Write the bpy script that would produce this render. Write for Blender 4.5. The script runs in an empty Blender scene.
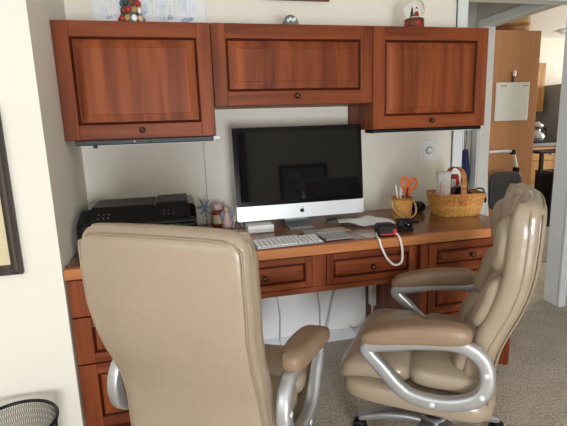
import bpy, bmesh, math, random
from mathutils import Vector, Matrix
random.seed(7)
PI = math.pi
scene = bpy.context.scene
C = scene.collection

# ------------------------------------------------------------------ camera
cam_d = bpy.data.cameras.new('camera')
cam = bpy.data.objects.new('camera', cam_d)
C.objects.link(cam)
YAW, PITCH, ROLL = math.radians(13.227), math.radians(11.075), math.radians(-1.958)
f0 = Vector((math.sin(YAW), math.cos(YAW), 0)); r0 = Vector((math.cos(YAW), -math.sin(YAW), 0)); u0 = Vector((0, 0, 1))
fw = f0 * math.cos(PITCH) - u0 * math.sin(PITCH); up = u0 * math.cos(PITCH) + f0 * math.sin(PITCH)
rt = r0 * math.cos(ROLL) + up * math.sin(ROLL); up2 = up * math.cos(ROLL) - r0 * math.sin(ROLL)
cam.matrix_world = Matrix(((rt.x, up2.x, -fw.x, 0.435), (rt.y, up2.y, -fw.y, -2.301), (rt.z, up2.z, -fw.z, 1.247), (0, 0, 0, 1)))
cam_d.sensor_fit = 'HORIZONTAL'; cam_d.sensor_width = 36.0
cam_d.lens = 444.3 * 36.0 / 567.0
cam_d.clip_start = 0.05
scene.camera = cam

# ------------------------------------------------------------------ light and exposure
scene.view_settings.view_transform = 'Standard'
scene.view_settings.look = 'None'
scene.view_settings.gamma = 1.0
scene.view_settings.use_curve_mapping = False
scene.view_settings.exposure = 0.0
world = bpy.data.worlds.new('world'); scene.world = world
world.use_nodes = True
world.node_tree.nodes['Background'].inputs[0].default_value = (0.75, 0.87, 1.0, 1)
world.node_tree.nodes['Background'].inputs[1].default_value = 1.2

def area(name, loc, target, sx, sy, power, col):
    d = bpy.data.lights.new(name, 'AREA'); d.shape = 'RECTANGLE'; d.size = sx; d.size_y = sy
    d.energy = power; d.color = col
    o = bpy.data.objects.new(name, d); C.objects.link(o)
    o.location = loc
    o.rotation_euler = (Vector(target) - Vector(loc)).to_track_quat('-Z', 'Y').to_euler()
    return o
area('daylight_side_window', (-1.69, -3.35, 1.6), (2.0, -2.0, 0.95), 2.0, 1.25, 14, (0.92, 0.965, 1.0))
area('daylight_patio_door', (0.60, -4.63, 0.72), (0.55, 0.0, 0.95), 0.85, 1.0, 98, (0.92, 0.965, 1.0))
area('kitchen_fill', (6.9, 1.2, 1.5), (4.0, 1.9, 1.3), 1.6, 1.2, 80, (1.0, 0.97, 0.92))  # added fill to brighten the kitchen; the wall there has no window


# ------------------------------------------------------------------ helpers
def lin(r, g, b):
    f = lambda c: (c / 12.92 if c <= 0.04045 else ((c + 0.055) / 1.055) ** 2.4)
    return (f(r / 255), f(g / 255), f(b / 255), 1.0)

def newmat(name):
    m = bpy.data.materials.new(name); m.use_nodes = True
    nt = m.node_tree
    return m, nt, nt.nodes['Principled BSDF']

def plain(name, rgb, rough=0.5, metal=0.0, noise=0.06, nscale=12.0, bump=0.0, bscale=60.0, coat=0.0, spec=0.5, trans=0.0, ior=1.45, alpha=1.0):
    m, nt, b = newmat(name)
    b.inputs['Roughness'].default_value = rough; b.inputs['Metallic'].default_value = metal
    b.inputs['Coat Weight'].default_value = coat
    b.inputs['Specular IOR Level'].default_value = spec
    b.inputs['Transmission Weight'].default_value = trans; b.inputs['IOR'].default_value = ior
    tc = nt.nodes.new('ShaderNodeTexCoord')
    n = nt.nodes.new('ShaderNodeTexNoise'); n.inputs['Scale'].default_value = nscale; n.inputs['Detail'].default_value = 4
    nt.links.new(tc.outputs['Object'], n.inputs['Vector'])
    r = nt.nodes.new('ShaderNodeValToRGB')
    c = lin(*rgb)
    r.color_ramp.elements[0].position = 0.3; r.color_ramp.elements[1].position = 0.7
    r.color_ramp.elements[0].color = tuple(x * (1 - noise) for x in c[:3]) + (1,)
    r.color_ramp.elements[1].color = tuple(min(1, x * (1 + noise)) for x in c[:3]) + (1,)
    nt.links.new(n.outputs['Fac'], r.inputs['Fac']); nt.links.new(r.outputs['Color'], b.inputs['Base Color'])
    if bump:
        n2 = nt.nodes.new('ShaderNodeTexNoise'); n2.inputs['Scale'].default_value = bscale; n2.inputs['Detail'].default_value = 3
        nt.links.new(tc.outputs['Object'], n2.inputs['Vector'])
        bp = nt.nodes.new('ShaderNodeBump'); bp.inputs['Strength'].default_value = bump; bp.inputs['Distance'].default_value = 0.01
        nt.links.new(n2.outputs['Fac'], bp.inputs['Height']); nt.links.new(bp.outputs['Normal'], b.inputs['Normal'])
    return m

def wood(name, dark, light, axis, rough=0.35, fine=1.0, coat=0.15):
    m, nt, b = newmat(name)
    tc = nt.nodes.new('ShaderNodeTexCoord'); oi = nt.nodes.new('ShaderNodeObjectInfo')
    ad = nt.nodes.new('ShaderNodeVectorMath'); ad.operation = 'ADD'
    ml = nt.nodes.new('ShaderNodeMath'); ml.operation = 'MULTIPLY'; ml.inputs[1].default_value = 37.0
    nt.links.new(oi.outputs['Random'], ml.inputs[0])
    nt.links.new(tc.outputs['Object'], ad.inputs[0]); nt.links.new(ml.outputs[0], ad.inputs[1])
    mp = nt.nodes.new('ShaderNodeMapping')
    s = [26 * fine] * 3; s[axis] = 1.6 * fine
    mp.inputs['Scale'].default_value = s
    nt.links.new(ad.outputs[0], mp.inputs['Vector'])
    n1 = nt.nodes.new('ShaderNodeTexNoise'); n1.inputs['Scale'].default_value = 1.0; n1.inputs['Detail'].default_value = 6; n1.inputs['Distortion'].default_value = 0.6
    n2 = nt.nodes.new('ShaderNodeTexNoise'); n2.inputs['Scale'].default_value = 0.22; n2.inputs['Detail'].default_value = 3; n2.inputs['Distortion'].default_value = 1.5
    nt.links.new(mp.outputs[0], n1.inputs['Vector']); nt.links.new(mp.outputs[0], n2.inputs['Vector'])
    mx = nt.nodes.new('ShaderNodeMix'); mx.data_type = 'FLOAT'; mx.inputs[0].default_value = 0.5
    nt.links.new(n1.outputs['Fac'], mx.inputs[2]); nt.links.new(n2.outputs['Fac'], mx.inputs[3])
    r = nt.nodes.new('ShaderNodeValToRGB')
    r.color_ramp.elements[0].position = 0.36; r.color_ramp.elements[1].position = 0.66
    r.color_ramp.elements[0].color = lin(*dark); r.color_ramp.elements[1].color = lin(*light)
    nt.links.new(mx.outputs[0], r.inputs['Fac']); nt.links.new(r.outputs['Color'], b.inputs['Base Color'])
    b.inputs['Roughness'].default_value = rough; b.inputs['Coat Weight'].default_value = coat; b.inputs['Coat Roughness'].default_value = 0.25
    b.inputs['Specular IOR Level'].default_value = 0.2
    bp = nt.nodes.new('ShaderNodeBump'); bp.inputs['Strength'].default_value = 0.06; bp.inputs['Distance'].default_value = 0.003
    nt.links.new(n1.outputs['Fac'], bp.inputs['Height']); nt.links.new(bp.outputs['Normal'], b.inputs['Normal'])
    return m

M = {}
M['wall_cream'] = plain('wall_cream', (234, 228, 215), 0.85, noise=0.02, nscale=3, bump=0.05, bscale=180)
M['wall_white'] = plain('wall_white', (242, 242, 242), 0.7, noise=0.02, nscale=3)
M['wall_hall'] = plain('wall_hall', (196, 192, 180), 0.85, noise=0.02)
M['ceiling'] = plain('ceiling_paint', (232, 229, 222), 0.9, noise=0.02)
M['trim'] = plain('trim_paint', (226, 229, 230), 0.4, noise=0.02)
M['door_paint'] = plain('door_paint', (205, 210, 204), 0.45, noise=0.02)
M['cherry_v'] = wood('cherry_upright_grain', (92, 40, 19), (154, 80, 42), 2, rough=0.45, coat=0.0)
M['cherry_h'] = wood('cherry_level_grain', (92, 40, 19), (150, 77, 40), 0, rough=0.45, coat=0.0)
M['cherry_dark'] = wood('cherry_glaze', (52, 20, 10), (82, 34, 18), 0, rough=0.3)
M['desk_top'] = wood('desk_top_wood', (92, 52, 33), (146, 94, 62), 0, rough=0.22, fine=0.8, coat=0.4)
M['desk_edge'] = wood('desk_edge_wood', (164, 98, 54), (196, 130, 80), 0, rough=0.35)
M['oak'] = wood('oak', (186, 134, 76), (214, 164, 102), 2, rough=0.45)
M['birch'] = wood('birch_panel', (178, 126, 86), (196, 145, 102), 2, rough=0.5, fine=0.6)
M['leather'] = plain('tan_leather', (156, 139, 118), 0.36, noise=0.05, nscale=5, bump=0.14, bscale=40, spec=0.6, coat=0.25)
M['leather_arm'] = plain('tan_arm_leather', (140, 116, 92), 0.4, noise=0.05, nscale=8, bump=0.1, bscale=60)
M['piping'] = plain('piping_leather', (144, 126, 104), 0.4, noise=0.05)
M['silver'] = plain('silver_paint', (190, 192, 195), 0.32, metal=0.75, noise=0.03)
M['alu'] = plain('aluminium', (222, 224, 227), 0.38, metal=0.35, noise=0.02)
M['alu_dark'] = plain('aluminium_stand', (176, 180, 184), 0.35, metal=0.7, noise=0.02)
M['black'] = plain('black_plastic', (22, 22, 24), 0.45, noise=0.1, spec=0.25)
M['black_gloss'] = plain('black_gloss_plastic', (10, 10, 12), 0.15, noise=0.1, spec=0.3)
M['charcoal'] = plain('charcoal_plastic', (52, 54, 58), 0.5, noise=0.08)
M['bronze'] = plain('bronze_knob', (74, 60, 48), 0.3, metal=0.8, noise=0.1)
M['white'] = plain('white_plastic', (232, 233, 232), 0.4, noise=0.02)
M['white_gloss'] = plain('white_gloss_plastic', (235, 236, 236), 0.2, noise=0.02)
M['key'] = plain('key_plastic', (238, 238, 238), 0.5, noise=0.01)
M['paper'] = plain('paper', (222, 218, 210), 0.8, noise=0.05, nscale=20)
M['paper_tan'] = plain('tan_paper', (190, 174, 148), 0.8, noise=0.06, nscale=20)
M['paper_grey'] = plain('grey_paper', (160, 156, 152), 0.8, noise=0.12, nscale=25)
M['basket'] = wood('basket_splint', (198, 136, 66), (240, 186, 110), 0, rough=0.45, fine=1.5)
M['basket_rim'] = wood('basket_rim_wood', (170, 106, 52), (206, 142, 84), 0, rough=0.4)
M['orange'] = plain('orange_plastic', (238, 112, 30), 0.35, noise=0.04)
M['steel'] = plain('steel', (190, 190, 190), 0.25, metal=1.0, noise=0.04)
M['red'] = plain('red_plastic', (176, 34, 34), 0.4, noise=0.08)
M['pink'] = plain('pink_plastic', (226, 190, 190), 0.4, noise=0.08)
M['amber'] = plain('amber_bottle', (122, 52, 22), 0.2, noise=0.2)
M['blue_cloth'] = plain('navy_umbrella_cloth', (30, 42, 92), 0.6, noise=0.15, bump=0.3, bscale=40)
M['frame_dark'] = wood('dark_frame_wood', (42, 34, 30), (88, 76, 68), 2, rough=0.4)
M['frame_brown'] = wood('brown_frame_wood', (92, 56, 36), (124, 78, 50), 0, rough=0.4)
M['mat_board'] = plain('mat_board', (214, 200, 164), 0.8, noise=0.05, nscale=3)
M['fridge'] = plain('grey_fridge', (150, 152, 156), 0.45, noise=0.04)
M['counter'] = plain('grey_counter', (112, 112, 112), 0.3, noise=0.15, nscale=40)
M['tile'] = plain('floor_tile_stone', (150, 146, 140), 0.45, noise=0.12, nscale=9)
M['grout'] = plain('grout', (112, 108, 102), 0.8)
M['glass'] = plain('clear_glass', (250, 252, 252), 0.02, trans=1.0, ior=1.14, noise=0.0)
M['glass_grey'] = plain('grey_art_glass', (112, 116, 118), 0.15, noise=0.35, nscale=30)
M['snow'] = plain('snow', (240, 240, 244), 0.8)
M['green'] = plain('green_enamel', (48, 74, 56), 0.4, noise=0.2)
M['gold'] = plain('gold_enamel', (168, 132, 74), 0.4, noise=0.2)
M['teal'] = plain('teal_enamel', (62, 96, 112), 0.4, noise=0.2)
M['straw'] = plain('straw', (206, 176, 136), 0.7, noise=0.15, nscale=40)
M['flower'] = plain('blue_grey_petal', (140, 146, 164), 0.6, noise=0.2)
M['wire'] = plain('black_wire', (26, 26, 28), 0.4, metal=0.4)

def carpet():
    m, nt, b = newmat('carpet')
    tc = nt.nodes.new('ShaderNodeTexCoord')
    n = nt.nodes.new('ShaderNodeTexNoise'); n.inputs['Scale'].default_value = 100; n.inputs['Detail'].default_value = 5; n.inputs['Roughness'].default_value = 0.7
    n3 = nt.nodes.new('ShaderNodeTexNoise'); n3.inputs['Scale'].default_value = 7; n3.inputs['Detail'].default_value = 3
    vo = nt.nodes.new('ShaderNodeTexVoronoi'); vo.inputs['Scale'].default_value = 130
    for q in (n, n3, vo): nt.links.new(tc.outputs['Object'], q.inputs['Vector'])
    r = nt.nodes.new('ShaderNodeValToRGB')
    r.color_ramp.elements[0].position = 0.3; r.color_ramp.elements[0].color = lin(126, 114, 100)
    r.color_ramp.elements[1].position = 0.68; r.color_ramp.elements[1].color = lin(242, 230, 214)
    mx = nt.nodes.new('ShaderNodeMix'); mx.data_type = 'FLOAT'; mx.inputs[0].default_value = 0.15
    nt.links.new(n.outputs['Fac'], mx.inputs[2]); nt.links.new(n3.outputs['Fac'], mx.inputs[3])
    nt.links.new(mx.outputs[0], r.inputs['Fac']); nt.links.new(r.outputs['Color'], b.inputs['Base Color'])
    b.inputs['Roughness'].default_value = 0.95; b.inputs['Specular IOR Level'].default_value = 0.1
    bp = nt.nodes.new('ShaderNodeBump'); bp.inputs['Strength'].default_value = 0.55; bp.inputs['Distance'].default_value = 0.010
    nt.links.new(vo.outputs['Distance'], bp.inputs['Height']); nt.links.new(bp.outputs['Normal'], b.inputs['Normal'])
    return m
M['carpet'] = carpet()

def screen_mat():
    m, nt, b = newmat('switched_off_screen_glass')
    b.inputs['Base Color'].default_value = lin(14, 14, 17); b.inputs['Roughness'].default_value = 0.04
    b.inputs['Specular IOR Level'].default_value = 0.4
    return m
M['screen'] = screen_mat()

def art_mat(name, stops, scale, axis_scale=(1, 1, 1), dist=1.5):
    m, nt, b = newmat(name)
    tc = nt.nodes.new('ShaderNodeTexCoord'); mp = nt.nodes.new('ShaderNodeMapping'); mp.inputs['Scale'].default_value = axis_scale
    n = nt.nodes.new('ShaderNodeTexNoise'); n.inputs['Scale'].default_value = scale; n.inputs['Detail'].default_value = 3; n.inputs['Distortion'].default_value = dist
    nt.links.new(tc.outputs['Object'], mp.inputs['Vector']); nt.links.new(mp.outputs[0], n.inputs['Vector'])
    r = nt.nodes.new('ShaderNodeValToRGB'); el = r.color_ramp.elements
    el[0].position = stops[0][0]; el[0].color = lin(*stops[0][1]); el[1].position = stops[-1][0]; el[1].color = lin(*stops[-1][1])
    for p, c in stops[1:-1]:
        e = el.new(p); e.color = lin(*c)
    nt.links.new(n.outputs['Fac'], r.inputs['Fac']); nt.links.new(r.outputs['Color'], b.inputs['Base Color'])
    b.inputs['Roughness'].default_value = 0.7
    return m
M['art_snow'] = art_mat('snow_scene_print', [(0.3, (206, 212, 232)), (0.45, (226, 230, 242)), (0.62, (238, 240, 248))], 9)
M['art_land'] = art_mat('landscape_print', [(0.3, (40, 54, 70)), (0.45, (120, 140, 150)), (0.6, (190, 200, 205))], 3, (1, 1, 4))
M['art_beige'] = art_mat('beige_print', [(0.3, (206, 190, 150)), (0.7, (222, 208, 172))], 4)
M['art_blue'] = plain('blue_ink', (176, 184, 210), 0.7, noise=0.2, nscale=30)

def link(name, me, mat, parent=None, loc=None, smooth=False):
    o = bpy.data.objects.new(name, me); C.objects.link(o)
    if mat is not None:
        me.materials.clear(); me.materials.append(mat if not isinstance(mat, str) else M[mat])
    if parent is not None: o.parent = parent
    if loc is not None: o.location = loc
    if smooth:
        for p in me.polygons: p.use_smooth = True
    return o

def obj(name, bm, mat, parent=None, loc=None, smooth=False):
    bmesh.ops.recalc_face_normals(bm, faces=bm.faces[:])
    me = bpy.data.meshes.new(name); bm.to_mesh(me); bm.free()
    return link(name, me, mat, parent, loc, smooth)

def tag(o, label, cat, group=None):
    o['label'] = label; o['category'] = cat
    if group: o['group'] = group
    return o
def thing(name, label, cat, loc=(0, 0, 0), rz=0, group=None):
    o = bpy.data.objects.new(name, None); C.objects.link(o); o.empty_display_size = 0.05
    o.location = loc; o.rotation_euler = (0, 0, rz)
    return tag(o, label, cat, group)
def struct(name, bm, mat, parent=None, smooth=False):
    o = obj(name, bm, mat, parent, smooth=smooth); o['kind'] = 'structure'
    return o

def bx(x0, x1, y0, y1, z0, z1, bev=0.0, seg=2, bm=None):
    own = bm is None
    b = bmesh.new()
    r = bmesh.ops.create_cube(b, size=1.0)
    for v in b.verts:
        v.co.x = x0 + (v.co.x + .5) * (x1 - x0); v.co.y = y0 + (v.co.y + .5) * (y1 - y0); v.co.z = z0 + (v.co.z + .5) * (z1 - z0)
    if bev > 0:
        bmesh.ops.bevel(b, geom=b.edges[:] + b.verts[:], offset=bev, segments=seg, affect='EDGES', profile=0.5)
    if own: return b
    me = bpy.data.meshes.new('t'); b.to_mesh(me); b.free(); bm.from_mesh(me); bpy.data.meshes.remove(me)
    return bm

def xform(bm, m):
    bmesh.ops.transform(bm, matrix=m, verts=bm.verts[:]); return bm
def merge(*bms):
    a = bms[0]
    for b in bms[1:]:
        me = bpy.data.meshes.new('t'); b.to_mesh(me); b.free(); a.from_mesh(me); bpy.data.meshes.remove(me)
    return a

def lathe(prof, n=24, bm=None, cap=True):
    bm = bm or bmesh.new(); rings = []
    for r, z in prof:
        rings.append([bm.verts.new((max(r, 1e-5) * math.cos(2 * PI * i / n), max(r, 1e-5) * math.sin(2 * PI * i / n), z)) for i in range(n)])
    for a, b in zip(rings, rings[1:]):
        for i in range(n):
            bm.faces.new((a[i], a[(i + 1) % n], b[(i + 1) % n], b[i]))
    if cap:
        bm.faces.new(rings[0][::-1]); bm.faces.new(rings[-1])
    return bm

def catmull(pts, k=6, closed=False):
    P = [Vector(p) for p in pts]; n = len(P); out = []
    rng = range(n) if closed else range(n - 1)
    for i in rng:
        g = (lambda j: P[j % n]) if closed else (lambda j: P[min(max(j, 0), n - 1)])
        a, b, c, d = g(i - 1), g(i), g(i + 1), g(i + 2)
        for s in range(k):
            t = s / k
            out.append(0.5 * ((2 * b) + (c - a) * t + (2 * a - 5 * b + 4 * c - d) * t * t + (3 * b - a - 3 * c + d) * t ** 3))
    if not closed: out.append(P[-1].copy())
    return out

def sweep(path, section, closed=False, bm=None, ref=Vector((0, 0, 1)), scales=None):
    """section: list of (a,b) offsets along (side, up)"""
    bm = bm or bmesh.new(); n = len(path); rings = []
    for i, p in enumerate(path):
        t = (path[(i + 1) % n] - path[i - 1]) if closed else (path[min(i + 1, n - 1)] - path[max(i - 1, 0)])
        t.normalize()
        s = t.cross(ref)
        if s.length < 1e-4: s = t.cross(Vector((1, 0, 0)))
        s.normalize(); u = s.cross(t)
        k = scales[i] if scales else 1.0
        rings.append([bm.verts.new(p + s * (a * k) + u * (b * k)) for a, b in section])
    m = len(section)
    for i in range(n if closed else n - 1):
        a, b = rings[i], rings[(i + 1) % n]
        for j in range(m):
            bm.faces.new((a[j], a[(j + 1) % m], b[(j + 1) % m], b[j]))
    if not closed:
        bm.faces.new(rings[0][::-1]); bm.faces.new(rings[-1])
    return bm
def circ(r, n=8): return [(r * math.cos(2 * PI * i / n), r * math.sin(2 * PI * i / n)) for i in range(n)]
def rrect(w, h, r, k=3):
    o = []
    for cx, cy, a0 in ((w / 2 - r, h / 2 - r, 0), (-w / 2 + r, h / 2 - r, 90), (-w / 2 + r, -h / 2 + r, 180), (w / 2 - r, -h / 2 + r, 270)):
        for i in range(k + 1):
            a = math.radians(a0 + 90 * i / k); o.append((cx + r * math.cos(a), cy + r * math.sin(a)))
    return o
def tube(pts, r, k=6, closed=False, n=8, bm=None, smooth=True, ref=Vector((0, 0, 1))):
    p = catmull(pts, k, closed) if smooth else [Vector(q) for q in pts]
    return sweep(p, circ(r, n), closed, bm, ref)

def spw(c, e): return math.copysign(abs(c) ** e, c)
def superq(a, b, c, e1=0.5, e2=0.4, nu=40, nv=18, f=None):
    bm = bmesh.new(); rings = []
    for j in range(1, nv):
        ph = -PI / 2 + PI * j / nv; row = []
        for i in range(nu):
            th = 2 * PI * i / nu
            p = Vector((a * spw(math.cos(ph), e1) * spw(math.cos(th), e2), b * spw(math.cos(ph), e1) * spw(math.sin(th), e2), c * spw(math.sin(ph), e1)))
            row.append(bm.verts.new(f(p) if f else p))
        rings.append(row)
    lo = Vector((0, 0, -c)); hi = Vector((0, 0, c))
    lo = bm.verts.new(f(lo) if f else lo); hi = bm.verts.new(f(hi) if f else hi)
    for A, B in zip(rings, rings[1:]):
        for i in range(nu): bm.faces.new((A[i], A[(i + 1) % nu], B[(i + 1) % nu], B[i]))
    for i in range(nu):
        bm.faces.new((rings[0][(i + 1) % nu], rings[0][i], lo)); bm.faces.new((rings[-1][i], rings[-1][(i + 1) % nu], hi))
    return bm

def poly(pts, y0, y1):
    """prism of an outline given in (x,z), between y0 and y1"""
    bm = bmesh.new()
    a = [bm.verts.new((x, y0, z)) for x, z in pts]; b = [bm.verts.new((x, y1, z)) for x, z in pts]
    bm.faces.new(a); bm.faces.new(b[::-1]); n = len(pts)
    for i in range(n): bm.faces.new((a[i], b[i], b[(i + 1) % n], a[(i + 1) % n]))
    return bm
def polyz(pts, z0, z1):
    bm = bmesh.new()
    a = [bm.verts.new((x, y, z0)) for x, y in pts]; b = [bm.verts.new((x, y, z1)) for x, y in pts]
    bm.faces.new(a); bm.faces.new(b[::-1]); n = len(pts)
    for i in range(n): bm.faces.new((a[i], b[i], b[(i + 1) % n], a[(i + 1) % n]))
    return bm
def copy_tree(o, parent=None):
    c = o.copy(); C.objects.link(c); c.parent = parent
    for ch in list(o.children): copy_tree(ch, c)
    return c

# ------------------------------------------------------------------ room shell
XR = 3.2
struct('floor', merge(bx(-1.8, 7.2, -4.8, 0.8, -0.05, 0.0), bx(1.8, 2.86, 0.8, 1.12, -0.05, 0.0)), 'carpet')
struct('wall_left', bx(-1.8, 0.0, -0.608, 0.12, 0, 2.44), 'wall_cream')
struct('wall_back', merge(bx(0.0, 2.0, 0.0, 0.12, 0, 2.44), bx(2.0, 2.852, 0, 0.12, 1.915, 2.44), bx(2.852, XR, 0, 0.12, 0, 2.44)), 'wall_cream')
struct('ceiling', bx(-1.8, XR, -4.8, 0.12, 2.44, 2.5), 'ceiling')
struct('wall_right', bx(XR, XR + 0.1, -4.8, 0.12, 0, 2.44), 'wall_cream')
# side wall with a window opening
struct('wall_side', merge(bx(-1.8, -1.7, -4.8, -4.4, 0, 2.44), bx(-1.8, -1.7, -2.3, -0.592, 0, 2.44), bx(-1.8, -1.7, -4.4, -2.3, 0, 0.95), bx(-1.8, -1.7, -4.4, -2.3, 2.25, 2.44)), 'wall_cream')
struct('wall_front', merge(bx(-1.7, 0.0, -4.8, -4.65, 0, 2.44), bx(1.1, XR, -4.8, -4.65, 0, 2.44), bx(0.0, 1.1, -4.8, -4.65, 0, 0.05), bx(0.0, 1.1, -4.8, -4.65, 2.0, 2.44)), 'wall_cream')
def winframe(name, a, b, axis):
    if axis == 'x':
        bm = merge(bx(-1.79, -1.72, a, a + .05, .95, 2.25), bx(-1.79, -1.72, b - .05, b, .95, 2.25), bx(-1.79, -1.72, a, b, .95, 1.0), bx(-1.79, -1.72, a, b, 2.2, 2.25), bx(-1.79, -1.72, (a + b) / 2 - .02, (a + b) / 2 + .02, .95, 2.25))
    else:
        bm = merge(bx(a, a + .05, -4.79, -4.72, .05, 2.0), bx(b - .05, b, -4.79, -4.72, .05, 2.0), bx(a, b, -4.79, -4.72, .05, .1), bx(a, b, -4.79, -4.72, 1.95, 2.0))
    struct(name, bm, 'trim')
winframe('window_1', -4.4, -2.3, 'x'); winframe('window_2', 0.0, 1.1, 'y')

# panel joint strip on the wall behind the desk
struct('trim_1', bx(0.5715, 0.5745, -0.0025, 0.0, 0.76, 1.21), 'paper_grey')
# white panelling below the desk and its baseboard
struct('wall_lower', bx(0.4, 1.45, -0.006, 0.0, 0.0, 0.72), 'wall_white')
struct('baseboard_back', merge(bx(0.4, 1.47, -0.02, -0.006, 0.0, 0.055, .003), bx(0.4, 1.47, -0.014, -0.006, 0.05, 0.066, .003)), 'trim')
# casing of the opening beside the desk
struct('trim_2', merge(bx(1.985, 2.05, -0.018, 0.0, 0, 1.985, .004), bx(1.985, 1.995, -0.024, 0, 0, 1.985, .002)), 'trim')
struct('trim_3', bx(2.05, 2.85, -0.018, 0.0, 1.90, 1.985, .004), 'trim')
struct('trim_4', merge(bx(2.832, 2.885, -0.018, 0.0, 0, 1.90, .004), bx(2.838, 2.852, 0.0, 0.12, 0, 1.915, .002)), 'trim')
struct('trim_5', bx(2.0, 2.05, 0.0, 0.13, 0, 1.915, .002), 'trim')

# white door leaf standing open into the room
def leaf_dir(s, off, z): return None
d1 = bpy.data.objects.new('door_1', None); C.objects.link(d1); d1['kind'] = 'structure'
d1.location = (2.905, -0.035, 0); d1.rotation_euler = (0, 0, math.radians(-104))
obj('leaf', bx(0, 0.74, -0.018, 0.018, 0.012, 1.89, .003), 'door_paint', d1)
for z0, z1 in ((0.15, 0.85), (1.0, 1.75)):
    for x0, x1 in ((0.1, 0.33), (0.41, 0.64)):
        obj('panel', merge(bx(x0, x1, -0.024, -0.016, z0, z1, .006), bx(x0, x1, 0.016, 0.024, z0, z1, .006)), 'door_paint', d1)
k = lathe([(0.0, 0), (0.012, 0), (0.012, 0.03), (0.026, 0.04), (0.028, 0.055), (0.018, 0.066), (0, 0.068)], 16)
obj('door_knob', xform(k, Matrix.Translation((0.69, 0.018, 0.95)) @ Matrix.Rotation(-PI / 2, 4, 'X')), 'steel', d1, smooth=True)

# hall and its doorway to the kitchen
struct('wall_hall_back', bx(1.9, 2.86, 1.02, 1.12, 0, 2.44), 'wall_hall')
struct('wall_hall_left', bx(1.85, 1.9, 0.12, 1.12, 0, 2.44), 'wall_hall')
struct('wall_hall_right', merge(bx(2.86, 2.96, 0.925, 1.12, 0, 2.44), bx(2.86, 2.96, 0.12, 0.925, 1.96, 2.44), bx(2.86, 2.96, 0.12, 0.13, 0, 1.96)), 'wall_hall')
struct('ceiling_hall', bx(1.85, 2.96, 0.12, 1.12, 2.44, 2.5), 'ceiling')
struct('trim_6', bx(2.845, 2.86, 0.918, 0.985, 0, 1.955, .004), 'trim')
struct('trim_7', bx(2.845, 2.86, 0.12, 0.985, 1.955, 2.018, .004), 'trim')
struct('trim_8', bx(2.86, 2.96, 0.915, 0.925, 0, 1.96, .002), 'trim')

# kitchen shell
fl = struct('floor_kitchen', bx(2.86, 7.2, 0.8, 3.4, -0.05, -0.004), 'grout')
tile_me = None
for i in range(13):
    for j in range(8):
        x = 2.96 + i * 0.32; y = 0.82 + j * 0.32
        if y > 3.0: continue
        if tile_me is None:
            t = obj('tile', bx(0, 0.312, 0, 0.312, -0.006, 0.004, .002, 1), 'tile', fl, (x, y, 0)); tile_me = t.data
        else:
            t = link('tile', tile_me, None, fl, (x, y, 0))
struct('wall_kitchen_back', bx(2.86, 7.2, 3.12, 3.22, 0, 2.9), 'wall_cream')
struct('wall_kitchen_right', bx(7.1, 7.2, -0.8, 3.12, 0, 2.9), 'wall_cream')
struct('wall_kitchen_front', bx(XR + .1, 7.2, -0.9, -0.8, 0, 2.9), 'wall_cream')
struct('wall_kitchen_left', bx(2.86, 2.96, 1.12, 3.12, 0, 2.9), 'wall_cream')
cb = bmesh.new()
vs = [cb.verts.new(p) for p in ((2.86, -0.9, 2.95), (7.2, -0.9, 2.95), (7.2, 3.22, 2.30), (2.86, 3.22, 2.30), (2.86, -0.9, 3.0), (7.2, -0.9, 3.0), (7.2, 3.22, 2.35), (2.86, 3.22, 2.35))]
for q in ((0, 1, 2, 3), (7, 6, 5, 4), (0, 4, 5, 1), (1, 5, 6, 2), (2, 6, 7, 3), (3, 7, 4, 0)): cb.faces.new([vs[i] for i in q])
struct('ceiling_kitchen', cb, 'ceiling')

# ------------------------------------------------------------------ cabinet doors and drawer fronts
knob_me = None
def knob(parent, x, y, z, r=0.011):
    global knob_me
    if knob_me is None:
        b = lathe([(0, 0), (0.007, 0), (0.006, 0.010), (0.010, 0.014), (0.0125, 0.019), (0.010, 0.024), (0.004, 0.0265), (0, 0.027)], 16)
        o = obj('knob', xform(b, Matrix.Rotation(PI / 2, 4, 'X')), 'bronze', parent, (x, y, z), True); knob_me = o.data
    else:
        o = link('knob', knob_me, None, parent, (x, y, z))
    return o

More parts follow.
